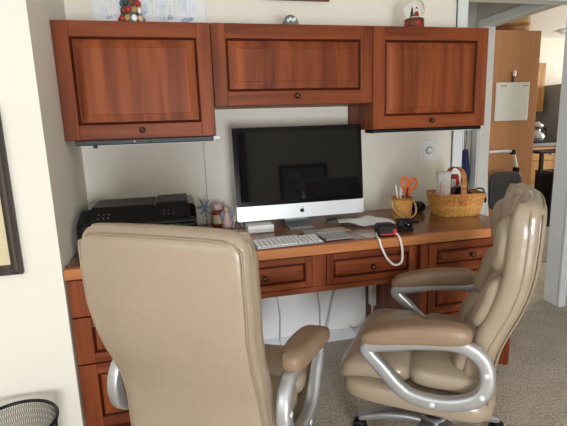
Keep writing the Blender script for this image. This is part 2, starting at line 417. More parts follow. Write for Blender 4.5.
def front(name, parent, x0, x1, z0, z1, yb, sw=0.062, rw=0.062, knobs=((0.5, 0.12),), th=0.02, label=None):
    """a frame-and-raised-panel front; its back lies at yb, it faces -y"""
    g = 0.0015
    x0 += g; x1 -= g; z0 += g; z1 -= g
    yf = yb - th
    d = obj(name, bx(x0 + .004, x1 - .004, yb - 0.008, yb, z0 + .004, z1 - .004), 'cherry_dark', parent)
    for a, b in ((x0, x0 + sw), (x1 - sw, x1)): obj('stile', bx(a, b, yf, yb - .006, z0, z1, .0022), 'cherry_v', d)
    for a, b in ((z0, z0 + rw), (z1 - rw, z1)): obj('rail', bx(x0 + sw, x1 - sw, yf + .0004, yb - .006, a, b, .0018), 'cherry_h', d)
    ix0, ix1, iz0, iz1 = x0 + sw, x1 - sw, z0 + rw, z1 - rw
    m = min(0.010, (iz1 - iz0) * .12)
    # moulding: a dark glazed bead round the opening
    sec = [(0, -.0015), (m * .5, .0035), (m, -.004), (m, -.012), (0, -.012)]
    bm = bmesh.new(); rings = []
    for cx, cz, sx, sz in ((ix0, iz0, 1, 1), (ix1, iz0, -1, 1), (ix1, iz1, -1, -1), (ix0, iz1, 1, -1)):
        rings.append([bm.verts.new((cx + sx * a, yf - b, cz + sz * a)) for a, b in sec])
    for i in range(4):
        A, B = rings[i], rings[(i + 1) % 4]
        for j in range(len(sec)): bm.faces.new((A[j], A[(j + 1) % len(sec)], B[(j + 1) % len(sec)], B[j]))
    obj('moulding', bm, 'cherry_dark', d)
    # raised panel: sloped margin up to a flat field
    w = min(0.030, (iz1 - iz0 - 2 * m) * .3)
    bm = bmesh.new()
    def ring(o, y): return [bm.verts.new(p) for p in ((ix0 + o, y, iz0 + o), (ix1 - o, y, iz0 + o), (ix1 - o, y, iz1 - o), (ix0 + o, y, iz1 - o))]
    R = [ring(m, yb - .006), ring(m, yf + .0075), ring(m + .003, yf + .0075), ring(m + w, yf + .0015), ring(m + w + .0015, yf - .0005)]
    for A, B in zip(R, R[1:]):
        for j in range(4): bm.faces.new((A[j], A[(j + 1) % 4], B[(j + 1) % 4], B[j]))
    bm.faces.new(R[-1]); bm.faces.new(R[0][::-1])
    obj('panel', bm, 'cherry_v' if (iz1 - iz0) > .1 else 'cherry_h', d)
    for u, v in knobs: knob(d, x0 + (x1 - x0) * u, yf, z0 + v)
    return d

def wall_cabinet(label, x0, x1, z0, z1, yb, kz):
    t = thing('wall_cabinet', label, 'cabinet', ((x0 + x1) / 2, 0, z0), group='cherry wall cabinets')
    a, b = x0 - (x0 + x1) / 2, x1 - (x0 + x1) / 2; h = z1 - z0
    obj('body', merge(bx(a + .001, b - .001, yb, -.002, 0.0, h, .0012, 1)), 'cherry_v', t)
    front('door', t, a, b, 0, h, yb, 0.059, 0.060, knobs=((0.5, kz),))
    return t
X1, X2, X3 = 0.613, 1.348, 1.956
ZT, ZB, ZM = 1.681, 1.215, 1.339
wall_cabinet('tall cherry wall cabinet above the black printer, nearest the cream wall', 0.0005, X1, ZB, ZT, -0.30, 0.034)
wall_cabinet('shallow wide cherry wall cabinet above the computer, between the two taller ones', X1, X2, ZM, ZT, -0.30, 0.036)
wall_cabinet('tall cherry wall cabinet above the wall outlet, beside the opening', X2, X3, ZB, ZT, -0.30, 0.034)

# lights under the cabinets
t = thing('cabinet_light', 'dark grey slim light fixture under the cabinet over the printer', 'light', (0.33, -0.26, ZB))
obj('housing', bx(-0.295, 0.27, -0.05, 0.05, -0.022, 0.0, .004), 'charcoal', t)
obj('seam_strip', bx(0.0, 0.004, -0.052, 0.0, -0.0225, 0.0), 'black', t)
obj('end_cap', bx(0.27, 0.30, -0.03, 0.04, -0.016, 0.0, .004), 'white', t)
obj('screw', xform(lathe([(0, 0), (.004, 0), (.004, .003), (0, .004)], 8), Matrix.Translation((-.06, -.05, -.011)) @ Matrix.Rotation(PI / 2, 4, 'X')), 'steel', t)
obj('diffuser', bx(-0.28, 0.26, -0.035, 0.035, -0.026, -0.02, .003), 'white', t)
obj('foot', lathe([(0, -.034), (.008, -.034), (.010, -.022), (0, -.022)], 10), 'charcoal', t, (-.22, -.03, 0))
t = thing('cabinet_light', 'black slim light fixture under the cabinet over the outlet', 'light', (1.65, -0.26, ZB))
obj('housing', bx(-0.295, 0.295, -0.05, 0.05, -0.016, 0.0, .004), 'black', t)
obj('diffuser', bx(-0.28, 0.26, -0.035, 0.035, -0.020, -0.014, .003), 'white', t)

# ------------------------------------------------------------------ desk
DF = -0.612; DT = 0.76
t = thing('desk_worktop', 'long brown wood desk top with rounded orange front edge on the drawer units', 'worktop', (0, 0, 0.718))
obj('top', bx(0.003, 1.962, DF + 0.03, -0.003, 0.0, 0.042, .002, 1), 'desk_top', t)
obj('front_edge', bx(0.003, 1.962, DF, DF + 0.03, 0.0, 0.042, .006, 3), 'desk_edge', t)
YB = -0.575
# left pedestal
t = thing('drawer_pedestal', 'cherry drawer unit under the desk end by the cream wall', 'drawer unit', (0.2, 0, 0))
obj('body', bx(-0.195, 0.215, YB, -0.01, 0.09, 0.717, .0015, 1), 'cherry_v', t)
obj('plinth', bx(-0.195, 0.215, YB + .06, -0.01, 0.0, 0.09), 'cherry_dark', t)
for z0, z1 in ((0.565, 0.712), (0.372, 0.562), (0.095, 0.369)):
    front('drawer', t, -0.195, 0.215, z0, z1, YB, 0.066, 0.04, knobs=((0.5, (z1 - z0) / 2),))
# knee drawers
t = thing('drawer_apron', 'cherry apron with two shallow drawers under the middle of the desk', 'drawer unit', (0.93, 0, 0.55))
obj('body', bx(-0.513, 0.521, YB, -0.12, 0.012, 0.167, .0015, 1), 'cherry_h', t)
obj('rail', bx(-0.513, 0.521, YB - .016, YB, 0.0, 0.024, .002), 'cherry_h', t)
obj('divider', bx(0.024, 0.085, YB - .014, YB, 0.024, 0.163, .002), 'cherry_v', t)
front('drawer', t, -0.39, 0.024, 0.026, 0.163, YB, 0.03, 0.026, knobs=((0.5, 0.062),))
front('drawer', t, 0.085, 0.50, 0.026, 0.163, YB, 0.03, 0.026, knobs=((0.5, 0.062),))
# right pedestal
t = thing('drawer_pedestal', 'cherry drawer unit behind the right chair at the opening end', 'drawer unit', (1.70, 0, 0))
obj('body', bx(-0.245, 0.255, YB, -0.01, 0.05, 0.717, .0015, 1), 'cherry_v', t)
obj('plinth', bx(-0.245, 0.255, YB + .06, -0.01, 0.0, 0.05), 'cherry_dark', t)
for z0, z1 in ((0.575, 0.712), (0.372, 0.562), (0.06, 0.369)):
    front('drawer', t, -0.205, 0.225, z0, z1, YB, 0.04, 0.034, knobs=((0.5, (z1 - z0) / 2),))
for a, b in ((-0.245, -0.207), (0.227, 0.255)): obj('stile', bx(a, b, YB - .018, YB, 0.05, 0.714, .002), 'cherry_v', t)

# ------------------------------------------------------------------ office chairs
def prof(z):
    """rear face of the backrest: y at height z"""
    P = [(0.34, -0.190), (0.44, -0.192), (0.51, -0.198), (0.57, -0.210), (0.63, -0.232), (0.69, -0.258), (0.75, -0.278), (0.82, -0.291), (0.92, -0.297), (1.06, -0.298)]
    if z <= P[0][0]: return P[0][1]
    for (a, ya), (b, yb) in zip(P, P[1:]):
        if z <= b:
            s = (z - a) / (b - a); s2 = s
            return ya + (yb - ya) * s2
    return P[-1][1]
def bw(z):
    P = [(0.34, 0.216), (0.42, 0.221), (0.55, 0.216), (0.64, 0.217), (0.74, 0.224), (0.84, 0.230), (0.94, 0.230), (1.03, 0.226)]
    if z <= P[0][0]: return P[0][1]
    for (a, ya), (b, yb) in zip(P, P[1:]):
        if z <= b:
            s = (z - a) / (b - a); s = s * s * (3 - 2 * s)
            return ya + (yb - ya) * s
    return P[-1][1]
def back_loft(z0, z1, y_off, thick, wk, r_end, n=5.0, crown=0.012, rows=44, nu=44, wing=0.35):
    """closed slab following the back profile; y_off: rear face offset ahead of prof"""
    bm = bmesh.new(); rings = []
    for j in range(rows + 1):
        s = j / rows; s = 0.5 - 0.5 * math.cos(PI * s); s = 0.5 * s + 0.5 * j / rows
        z = z0 + (z1 - z0) * s
        w = bw(z) * wk
        de = min(z - z0, z1 - z); k = 1.0; tk = 1.0
        if de < r_end:
            q = 1 - de / r_end; w = w - r_end + r_end * math.sqrt(max(0, 1 - q * q)) ; tk = max(0.12, math.sqrt(max(0, 1 - q ** 2.5)))
        w = max(w, 0.01)
        yc = prof(z) + y_off + thick / 2; row = []
        for i in range(nu):
            th = 2 * PI * i / nu
            x = w * spw(math.cos(th), 2 / n); yy = thick / 2 * tk * spw(math.sin(th), 2 / n)
            zz = z + (crown * (1 - (x / 0.25) ** 2) * s if crown else 0)
            row.append(bm.verts.new((x, yc + yy + wing * x * x, zz)))
        rings.append(row)
    for A, B in zip(rings, rings[1:]):
        for i in range(nu): bm.faces.new((A[i], A[(i + 1) % nu], B[(i + 1) % nu], B[i]))
    bm.faces.new(rings[0][::-1]); bm.faces.new(rings[-1])
    return bm
def pillow(z0, z1, w, depth, yo, wr=0.004, seed=0, x0=0.0):
    """a puffed cushion on the front of the back"""
    h = (z1 - z0) / 2; zc = (z0 + z1) / 2; rnd = random.Random(seed); ph = [rnd.uniform(0, 6) for _ in range(4)]
    def f(p):
        z = zc + p.y
        y = prof(z) + yo + max(p.z, -0.03) + 0.35 * (p.x + x0) ** 2
        e = max(abs(p.x) / w, abs(p.y) / h)
        if p.z > 0: y += wr * e * (math.sin(p.x * 95 + ph[0] + 9 * p.y) * math.sin(p.y * 40 + ph[1]) + .6 * math.sin(p.x * 160 + ph[2]))
        return Vector((x0 + p.x * (1 - 0.14 * max(0, (z - 0.90) / 0.12) ** 2), y, z))
    return superq(w, h, depth, 0.95 if not x0 else 0.72, 0.55, 56, 22, f)

def make_chair(label, loc, rz, base_off):
    t = thing('office_chair', label, 'chair', loc, rz, 'tan leather office chairs')
    # backrest
    sh = obj('backrest', back_loft(0.36, 1.020, 0.0, 0.074, 1.0, 0.042, n=5.5), 'leather', t, smooth=True)
    obj('back_panel', back_loft(0.37, 1.004, -0.007, 0.03, 0.95, 0.034, n=7.0, crown=.010), 'leather', sh, smooth=True)
    for wk, yo in ((0.962, 0.004), (1.003, 0.030)):
        pts = []
        for sgn in (1, -1):
            seq = [0.385 + (0.985 - 0.385) * i / 16 for i in range(17)]
            if sgn < 0: seq = seq[::-1]
            for z in seq:
                x = sgn * bw(z) * wk
                pts.append((x, prof(z) + yo + .35 * x * x - (0.004 if wk < 1 else 0), z))
            if sgn > 0:
                for a in (60, 30, 0, -30, -60):
                    pass
                w = bw(0.99) * wk
                zt = 1.014 if wk < 1 else 1.018
                for fx in (0.93, 0.8, 0.4, 0.0, -0.4, -0.8, -0.93):
                    x = fx * w
                    pts.append((x, prof(1.0) + yo + .35 * x * x - (0.002 if wk < 1 else 0), zt - (0.016 if abs(fx) > .9 else 0.002) + .012 * (1 - (x / .25) ** 2) - 0.012 * (wk < 1)))
        obj('piping', tube(pts, 0.0032, 2, False, 6), 'piping', sh, smooth=True)
    obj('headrest_cushion', pillow(0.800, 1.026, 0.150, 0.052, 0.062, .003, 1), 'leather', t, smooth=True)
    obj('lumbar_cushion', pillow(0.620, 0.815, 0.125, 0.056, 0.060, .005, 2), 'leather', t, smooth=True)
    obj('lower_cushion', pillow(0.455, 0.635, 0.125, 0.056, 0.060, .005, 3), 'leather', t, smooth=True)
    for s in (-1, 1):
        for k, (z0, z1, dep, xw) in enumerate(((0.796, 0.978, 0.070, 0.058), (0.624, 0.806, 0.074, 0.056), (0.455, 0.636, 0.070, 0.055))):
            obj('wing_cushion', pillow(z0, z1, xw, dep, 0.052, .005, 10 + k + 5 * s, s * 0.152), 'leather', t, smooth=True)
    for s in (-1, 1):
        path = []
        for i in range(25):
            z = 0.42 + (1.018 - 0.42) * i / 24
            x = s * (bw(z) - 0.026)
            path.append(Vector((x, prof(z) + 0.052 + .35 * x * x, z)))
        sc = [min(1.0, .45 + .55 * math.sqrt(min(1, min(i, 24 - i) / 3.0))) for i in range(25)]
        obj('side_bolster', sweep(path, [(0.030 * spw(math.cos(2 * PI * q / 16), .8), 0.033 * spw(math.sin(2 * PI * q / 16), .8)) for q in range(16)], ref=Vector((0, 1, 0)), scales=sc), 'leather', t, smooth=True)
    # seat
    rnd = random.Random(5)
    def fs(p):
        q = p + Vector((0, 0.045, 0.385)); q.z += 0.012 * math.cos(p.x * 9) - 0.01
        return q
    obj('seat_base', superq(0.245, 0.245, 0.045, 0.45, 0.32, 60, 16, fs), 'leather', t, smooth=True)
    def ff(p):
        q = p + Vector((0, 0.175, 0.452))
        dr = max(0, p.y) / 0.125; q.z -= 0.045 * dr ** 2.2
        q.z += (-0.010 * math.exp(-(p.x / .018) ** 2) if p.z > 0 else 0) + .003 * math.sin(p.x * 60 + 20 * p.y) * (abs(p.y) / .125)
        return q
    obj('seat_front_cushion', superq(0.238, 0.128, 0.050, 0.62, 0.36, 60, 18, ff), 'leather', t, smooth=True)
    def fr(p):
        q = p + Vector((0, -0.055, 0.455)); q.z += (-0.010 * math.exp(-(p.x / .018) ** 2) if p.z > 0 else 0) + .003 * math.sin(p.x * 70) * (abs(p.y) / .12)
        return q
    obj('seat_rear_cushion', superq(0.238, 0.125, 0.050, 0.62, 0.36, 60, 18, fr), 'leather', t, smooth=True)
    # arms
    for s in (-1, 1):
        loop = [(0.185, 0.548), (0.10, 0.574), (0.0, 0.596), (-0.09, 0.602), (-0.150, 0.570), (-0.168, 0.505), (-0.140, 0.445), (-0.06, 0.412), (0.03, 0.412), (0.080, 0.436), (0.135, 0.490)]
        path = catmull([(s * (0.258 + 0.012 * (0.6 - z) / .2), y, z) for y, z in loop], 6, True)
        arm = obj('arm_frame', sweep(path, rrect(0.043, 0.038, 0.012), True, ref=Vector((1, 0, 0))), 'silver', t, smooth=True)
        # rrect side axis lies in the loop plane, so widen across instead
        def fp(p):
            y = p.y; k = (y + 0.0) / 0.155
            z = 0.624 - 0.026 * k - 0.012 * k * k + p.z * (1 - .12 * k)
            return Vector((s * 0.262 + p.x * (1 + 0.10 * k), y + 0.040, z))
        obj('arm_pad', superq(0.042, 0.163, 0.032, 0.6, 0.55, 40, 14, fp), 'leather_arm', t, smooth=True)
        for y, z in ((-0.165, 0.530), (-0.155, 0.462), (-0.02, 0.409)):
            b = lathe([(0, 0), (.009, 0), (.009, .003), (.006, .0045), (0, .0045)], 12)
            obj('bolt_cap', xform(b, Matrix.Translation((s * (0.258 + .012 * (.6 - z) / .2 + .017), y, z)) @ Matrix.Rotation(s * PI / 2, 4, 'Y')), 'alu', arm, smooth=True)
        b = lathe([(0, 0), (.006, 0), (.006, .003), (0, .003)], 10)
        obj('bolt_hole', xform(b, Matrix.Translation((s * 0.283, 0.078, 0.434)) @ Matrix.Rotation(s * PI / 2, 4, 'Y')), 'black', arm)
    # mechanism, column, base
    obj('tilt_mechanism', bx(-0.10, 0.12, -0.13, 0.12, 0.315, 0.352, .01), 'black', t)
    obj('gas_lift', lathe([(0, 0.07), (0.032, 0.07), (0.032, 0.20), (0.024, 0.205), (0.024, 0.32), (0, 0.32)], 20), 'black', t, (0.05, 0, 0))
    lb = bpy.data.meshes.new('x')
    base = obj('base', lathe([(0, 0.075), (0.05, 0.075), (0.055, 0.09), (0.05, 0.14), (0.036, 0.15), (0, 0.15)], 24), 'silver', t, smooth=True)
    for vv in base.data.vertices: vv.co.x += 0.05
    for i in range(5):
        a = base_off + i * 2 * PI / 5; hub = Vector((0.05, 0, 0)); d = Vector((math.cos(a), math.sin(a), 0))
        pth = catmull([hub + d * 0.02 + Vector((0, 0, .122)), hub + d * 0.10 + Vector((0, 0, .124)), hub + d * 0.20 + Vector((0, 0, .104)), hub + d * 0.285 + Vector((0, 0, .072))], 5)
        sc = [1.25 - 0.6 * j / (len(pth) - 1) for j in range(len(pth))]
        lg = obj('base_leg', sweep(pth, rrect(0.058, 0.034, 0.013), scales=sc), 'silver', base, smooth=True)
        c = hub + d * 0.285; sd = Vector((-d.y, d.x, 0))
        bm = bmesh.new()
        for q in (-1, 1):
            w = lathe([(0, -.009), (.022, -.009), (.027, -.004), (.027, .004), (.022, .009), (0, .009)], 20)
            xform(w, Matrix.Translation(c + sd * 0.013 * q + Vector((0, 0, .027))) @ Matrix.Rotation(a, 4, 'Z') @ Matrix.Rotation(PI / 2, 4, 'X'))
            bm = merge(bm, w)
        hood = superq(.026, .024, .018, .8, .8, 16, 8, lambda p: Matrix.Rotation(a, 3, 'Z') @ p + c + Vector((0, 0, .046)))
        obj('caster', merge(bm, hood), 'black', base, smooth=True)
    return t
RZ_R = math.radians(52.4)
make_chair('tan leather office chair turned sideways in front of the right-hand drawers', (1.283, -0.993, 0), RZ_R, math.radians(0) - RZ_R)
make_chair('tan leather office chair seen from behind, nearest the camera', (0.522, -1.032, 0), math.radians(-33), 0.2)

# ------------------------------------------------------------------ computer
TI = 0.085
mon = thing('desktop_computer', 'silver and black all-in-one computer with a dark screen on the desk', 'computer', (1.010, -0.245, DT))
def tilt(bm, z=0.0): return xform(bm, Matrix.Translation((0, 0, 0.049)) @ Matrix.Rotation(-TI, 4, 'X'))
W = 0.319
def slab(x0, x1, y0, y1, z0, z1, r):
    b = bmesh.new(); pr = rrect(x1 - x0, z1 - z0, r, 4)
    return merge(b, poly([((x0 + x1) / 2 + a, (z0 + z1) / 2 + c) for a, c in pr], y0, y1))
case = obj('rear_case', tilt(slab(-W + .001, W - .001, -0.010, 0.010, 0.0, 0.434, .012)), 'alu', mon)
obj('screen_glass', tilt(slab(-W, W, -0.016, -0.009, 0.068, 0.435, .010)), 'black_gloss', mon)
obj('display', tilt(bx(-W + .022, W - .022, -0.0172, -0.0155, 0.090, 0.413)), 'screen', mon)
chin = obj('chin', tilt(slab(-W, W, -0.016, -0.009, -0.001, 0.0685, .010)), 'alu', mon)
bulge = superq(.29, .17, .05, .9, .5, 40, 14, lambda p: Vector((p.x, 0.008 + max(0, p.z), .215 + p.y)))
obj('rear_bulge', tilt(bulge), 'alu', mon, smooth=True)
# apple-shaped mark with a bite, and its leaf
ap = []
for i in range(40):
    a = 2 * PI * i / 40
    r = 0.0108 * (1 - 0.10 * math.cos(2 * a)) ; x = r * math.sin(a) * 1.0; z = r * math.cos(a)
    if abs(x) < .004 and z > 0: z -= .0022 * (1 - abs(x) / .004)
    if abs(x) < .003 and z < 0: z += .0010 * (1 - abs(x) / .003)
    bxx, bz, br = 0.0125, 0.0015, 0.0055
    dd = math.hypot(x - bxx, z - bz)
    if dd < br: x = bxx - math.sqrt(max(0, br * br - (z - bz) ** 2))
    ap.append((x, z))
obj('apple_mark', tilt(merge(poly([(x, z + .033) for x, z in ap], -0.0168, -0.0155), poly([(x + .0005, z + .0475) for x, z in ((0, -.003), (.003, -.001), (.0045, .0025), (.0045, .0045), (.001, .003), (-.0003, 0))], -0.0168, -0.0155))), 'black', chin)
st = bmesh.new()
sp = catmull([(-.012, -0.045, .004), (-.012, 0.015, .0045), (-.012, 0.055, .012), (-.012, 0.066, .05), (-.012, 0.060, .14), (-.012, 0.05, .20)], 5)
obj('stand', sweep(sp, rrect(0.120, .009, .003), ref=Vector((1, 0, 0.0001)).normalized() if False else Vector((0, 0, 1))), 'alu_dark', mon)
# keyboard
kb = thing('keyboard', 'slim white keyboard in front of the computer', 'keyboard', (0.862, -0.535, DT), math.radians(2))
obj('base', merge(bx(-0.142, 0.142, -0.058, 0.058, 0.002, 0.009, .002), bx(-0.142, 0.142, 0.04, 0.060, 0.0, 0.016, .005, 3)), 'alu_dark', kb)
kbm = bmesh.new(); y = -0.052
for row in range(6):
    hh = 0.0142 if row < 5 else 0.008; x = -0.137; n = 0
    ws = [0.0145] * 14
    if row == 0: ws = [.016, .016, .016, .02, .088, .02, .016, .016, .016, .016]
    tot = sum(ws) + .0048 * (len(ws) - 1); k = 0.274 / tot
    for w in ws:
        bx(x, x + w * k, y, y + hh, 0.009 + row * .0008, 0.0125 + row * .0008, .0008, 1, kbm); x += (w + .0048) * k
    y += hh + .0042
ko = obj('keys', kbm, 'key', kb); ko['kind'] = 'stuff'
# trackpad
tp = thing('trackpad', 'flat silver grey trackpad right of the keyboard', 'trackpad', (1.088, -0.50, DT), math.radians(2))
obj('base', merge(bx(-0.064, 0.064, -0.064, 0.064, 0.002, 0.008, .002), bx(-0.064, 0.064, 0.046, 0.066, 0.0, 0.014, .005, 3)), 'alu_dark', tp)
obj('touch_surface', bx(-0.062, 0.062, -0.062, 0.046, 0.008, 0.0088), 'alu', tp)
tp.children[1].data.materials[0] = plain('trackpad_glass', (150, 152, 152), 0.35, noise=0.03)

# ------------------------------------------------------------------ printer
pr = thing('printer', 'black all-in-one printer on the desk under the left cabinet', 'printer', (0.265, -0.24, DT))
b = bmesh.new()
def prism_x(pts, x0, x1):
    bm = bmesh.new(); a = [bm.verts.new((x0, y, z)) for y, z in pts]; c = [bm.verts.new((x1, y, z)) for y, z in pts]; n = len(pts)
    bm.faces.new(a); bm.faces.new(c[::-1])
    for i in range(n): bm.faces.new((a[i], c[i], c[(i + 1) % n], a[(i + 1) % n]))
    return bm
body = prism_x([(-.18, 0.0), (-.195, .03), (-.195, .10), (-.185, .125), (-.075, .165), (.17, .168), (.185, .15), (.185, 0.0)], -.24, .235)
bmesh.ops.bevel(body, geom=body.edges[:], offset=.008, segments=2, affect='EDGES')
obj('body', body, 'black_gloss', pr)
obj('scanner_lid', bx(-.20, .06, -.065, .165, .160, .172, .005), 'black', pr)
obj('card_hatch', bx(.065, .205, -.07, .165, .160, .178, .006), 'black', pr)
cp = obj('control_panel', prism_x([(-.186, .1265), (-.080, .1665), (-.080, .168), (-.186, .128)], -.21, .21), 'charcoal', pr)
cp.data.materials[0] = M['black']
for x0, n in ((-.160, 3), (.10, 3)):
    for i in range(n):
        for j in range(2):
            yy = -.155 + j * .028
            bb = lathe([(0, 0), (.0042, 0), (.0035, .002), (0, .002)], 10)
            obj('button', xform(bb, Matrix.Translation((x0 + i * .020, yy, .128 + (yy + .186) * .377)) @ Matrix.Rotation(.36, 4, 'X')), 'steel', cp)
obj('paper_tray', bx(-.15, .15, -.206, -.19, .012, .05, .003), 'charcoal', pr)
obj('output_slot', bx(-.16, .16, -.198, -.193, .06, .092, .002), 'black', pr)
obj('logo_strip', bx(.12, .16, -.1975, -.194, .098, .104), 'steel', pr)

# ------------------------------------------------------------------ small desk things
t = thing('medicine_bottle', 'amber bottle with pale pink cap in the corner between printer and computer', 'bottle', (0.615, -0.10, DT))
obj('bottle', lathe([(0, 0), (.026, 0), (.028, .004), (.028, .075), (.02, .088), (0, .088)], 20), 'amber', t, smooth=True)
obj('cap', lathe([(0, .088), (.023, .088), (.023, .108), (.016, .118), (0, .118)], 20), 'pink', t, smooth=True)
obj('label', lathe([(.0284, .02), (.0284, .065)], 20, cap=False), 'paper_tan', t)
t = thing('ornament', 'small pink angel ornament beside the amber bottle', 'ornament', (0.655, -0.14, DT))
obj('gown', lathe([(0, 0), (.028, 0), (.024, .03), (.012, .07), (.009, .08), (0, .08)], 16), 'pink', t, smooth=True)
obj('head', superq(.013, .013, .015, 1, 1, 16, 8, lambda p: p + Vector((0, 0, .094))), 'straw', t, smooth=True)
obj('wing', superq(.034, .005, .026, 1, 1, 16, 8, lambda p: p + Vector((0, .012, .062))), 'flower', t, smooth=True)
t = thing('cloth_flower', 'blue grey cloth flower beside the printer', 'flower', (0.557, -0.09, DT))
obj('stem', tube([(0, 0, 0), (.003, 0, .05), (-.003, 0, .10)], .003), 'green', t)
for i in range(6):
    a = i * PI / 3
    obj('petal', superq(.022, .011, .006, 1, 1, 14, 8, lambda p: Matrix.Rotation(a, 3, 'Y') @ (p + Vector((.022, 0, 0))) + Vector((-.003, -.005, .105))), 'flower', t, smooth=True)
tag(obj('cable', tube([(0, 0, 0.004), (.012, -.01, .05), (.028, 0, .075), (.042, .01, .05), (.05, .02, .004), (.08, .03, .004)], .0028), 'white', None, (0.68, -0.16, DT)), 'white looped cable standing left of the computer', 'cable')
t = thing('drive_box', 'white rounded box behind the keyboard left of the computer stand', 'box', (0.80, -0.27, DT))
obj('body', bx(-.07, .055, -.05, .05, 0.0, .038, .008, 3), 'white_gloss', t)
obj('seam', bx(-.0702, .0552, -.0502, .0502, .017, .0185), 'paper_grey', t)
tag(obj('notepad', bx(-.09, .09, -.055, .055, 0, .012, .002), 'paper_tan', None, (0.60, -0.30, DT)), 'cream notepad on the desk behind the near chair', 'notepad')
# pen tray papers behind the keyboard
t = thing('pen', 'dark capped white pen lying behind the keyboard', 'pen', (0.90, -0.445, DT + .0013), math.radians(4))
obj('barrel', xform(lathe([(0, -.07), (.002, -.068), (.0045, -.055), (.0045, .03), (0, .03)], 10), Matrix.Translation((0, 0, .005)) @ Matrix.Rotation(PI / 2, 4, 'Y')), 'white', t, smooth=True)
obj('cap', xform(lathe([(0, .03), (.0052, .03), (.0052, .065), (0, .067)], 10), Matrix.Translation((0, 0, .005)) @ Matrix.Rotation(PI / 2, 4, 'Y')), 'black', t, smooth=True)
def sheet(w, d, amp, seed, curl=0.0, nx=16, ny=12):
    rnd = random.Random(seed); ph = [rnd.uniform(0, 6.3) for _ in range(6)]
    bm = bmesh.new(); g = []
    for j in range(ny + 1):
        for i in range(nx + 1):
            x = -w / 2 + w * i / nx; y = -d / 2 + d * j / ny
            z = amp * (1.2 + math.sin(x * 31 + ph[0] + 13 * y) * .6 + math.sin(y * 37 + ph[1] + 17 * x) * .4 + .2 * math.sin(70 * x + ph[2])) + curl * (x / w) ** 2
            g.append((x, y, z))
    top = [bm.verts.new(p) for p in g]; bot = [bm.verts.new((p[0], p[1], max(0, p[2] - .0012))) for p in g]
    n1 = nx + 1
    for j in range(ny):
        for i in range(nx):
            a = j * n1 + i
            bm.faces.new((top[a], top[a + 1], top[a + n1 + 1], top[a + n1])); bm.faces.new((bot[a], bot[a + n1], bot[a + n1 + 1], bot[a + 1]))
    edge = [i for i in range(nx)] + [j * n1 + nx for j in range(ny)] + [ny * n1 + i for i in range(nx, 0, -1)] + [j * n1 for j in range(ny, 0, -1)]
    for k in range(len(edge)):
        a, b = edge[k], edge[(k + 1) % len(edge)]
        bm.faces.new((top[a], bot[a], bot[b], top[b]))
    return bm
def paper(name, label, w, d, amp, seed, x, y, rz, mat, z=DT, curl=0.0, cat='paper'):
    o = obj(name, sheet(w, d, amp, seed, curl), mat, None, (x, y, z), True); o.rotation_euler = (0, 0, math.radians(rz)); return tag(o, label, cat)
paper('paper_sheet', 'thin white sheet lying behind the pen and keyboard', .24, .07, .0004, 3, 0.91, -0.44, 3, 'paper', z=DT)
paper('envelope', 'grey flat envelope half under the right end of the computer', .20, .13, .001, 1, 1.27, -0.17, -12, 'paper_grey')
paper('crumpled_paper', 'crumpled white tissue sheet lying right of the computer', .27, .14, .013, 2, 1.31, -0.325, -16, 'white', z=DT + .003)
paper('note_sheet', 'tan note sheet lying behind the trackpad', .12, .09, .0012, 4, 1.13, -0.385, 10, 'paper_tan')
paper('paper_slip', 'grey paper slip beside the computer stand', .10, .08, .0012, 5, 1.03, -0.375, -8, 'paper_grey')
paper('index_card', 'small white card half under the red and black device', .085, .075, .0004, 6, 1.25, -0.525, 4, 'paper')
tag(obj('cable', tube([(-.03, .0, .004), (.0, .02, .012), (.04, -.005, .018), (.08, .015, .006), (.14, .03, .004)], .0025), 'black', None, (1.17, -0.22, DT)), 'black cable lying under the right side of the computer', 'cable')

# red and black device with a hanging wrist strap
t = thing('tape_measure', 'black and red handheld tape measure with white strap hanging over the edge', 'tape measure', (1.302, -0.555, DT), math.radians(-10))
obj('body', bx(-.042, .038, -.034, .034, 0.0, .054, .012, 3), 'black', t)
obj('red_end', bx(.022, .0425, -.0355, .034, .006, .036, .006), 'red', t)
obj('red_strip', bx(-.030, .024, -.0355, -.030, .008, .016, .002), 'red', t)
obj('button', bx(-.012, .012, -.012, .012, .052, .058, .002), 'charcoal', t)
sp = catmull([(-.042, -.01, .016), (-.050, -.050, .008), (-.048, -.076, .003), (-.040, -.084, -.03), (-.012, -.086, -.085), (.022, -.080, -.112), (.050, -.076, -.10), (.054, -.072, -.055), (.048, -.068, -.015), (.042, -.058, .008), (.036, -.02, .018)], 6)
obj('strap', sweep(sp, rrect(.009, .004, .0015, 2), ref=Vector((0, 1, 0.01))), 'paper', t, smooth=True)
# small black camera
t = thing('webcam', 'small black clip camera on the desk beside the pencil basket', 'webcam', (1.432, -0.49, DT), math.radians(-14))
obj('foot', bx(-.034, .034, -.026, .026, 0, .010, .004), 'black', t)
obj('body', bx(-.038, .034, -.020, .022, .014, .052, .008, 3), 'black', t)
obj('lens', xform(lathe([(0, 0), (.014, 0), (.014, .010), (.010, .010), (0, .007)], 16), Matrix.Translation((.004, -.020, .033)) @ Matrix.Rotation(PI / 2, 4, 'X')), 'black_gloss', t, smooth=True)
obj('clip_arm', bx(.034, .062, -.008, .008, .028, .040, .003), 'black', t)
obj('hinge', bx(-.012, .012, -.012, .012, .006, .018, .002), 'charcoal', t)
# black puck
t = thing('power_adapter', 'round black adapter lying between the two baskets', 'adapter', (1.690, -0.150, DT), math.radians(20))
obj('body', superq(.042, .034, .030, .7, .8, 30, 14, lambda p: p + Vector((0, 0, .030))), 'black', t, smooth=True)
obj('ring', xform(lathe([(.016, 0), (.024, 0), (.024, .006), (.016, .006)], 20, cap=False), Matrix.Translation((0, -.031, .032)) @ Matrix.Rotation(PI / 2, 4, 'X')), 'charcoal', t)
obj('cable', tube([(.04, 0, .02), (.07, .02, .006), (.10, .05, .004), (.13, .06, .004)], .0025), 'black', t)

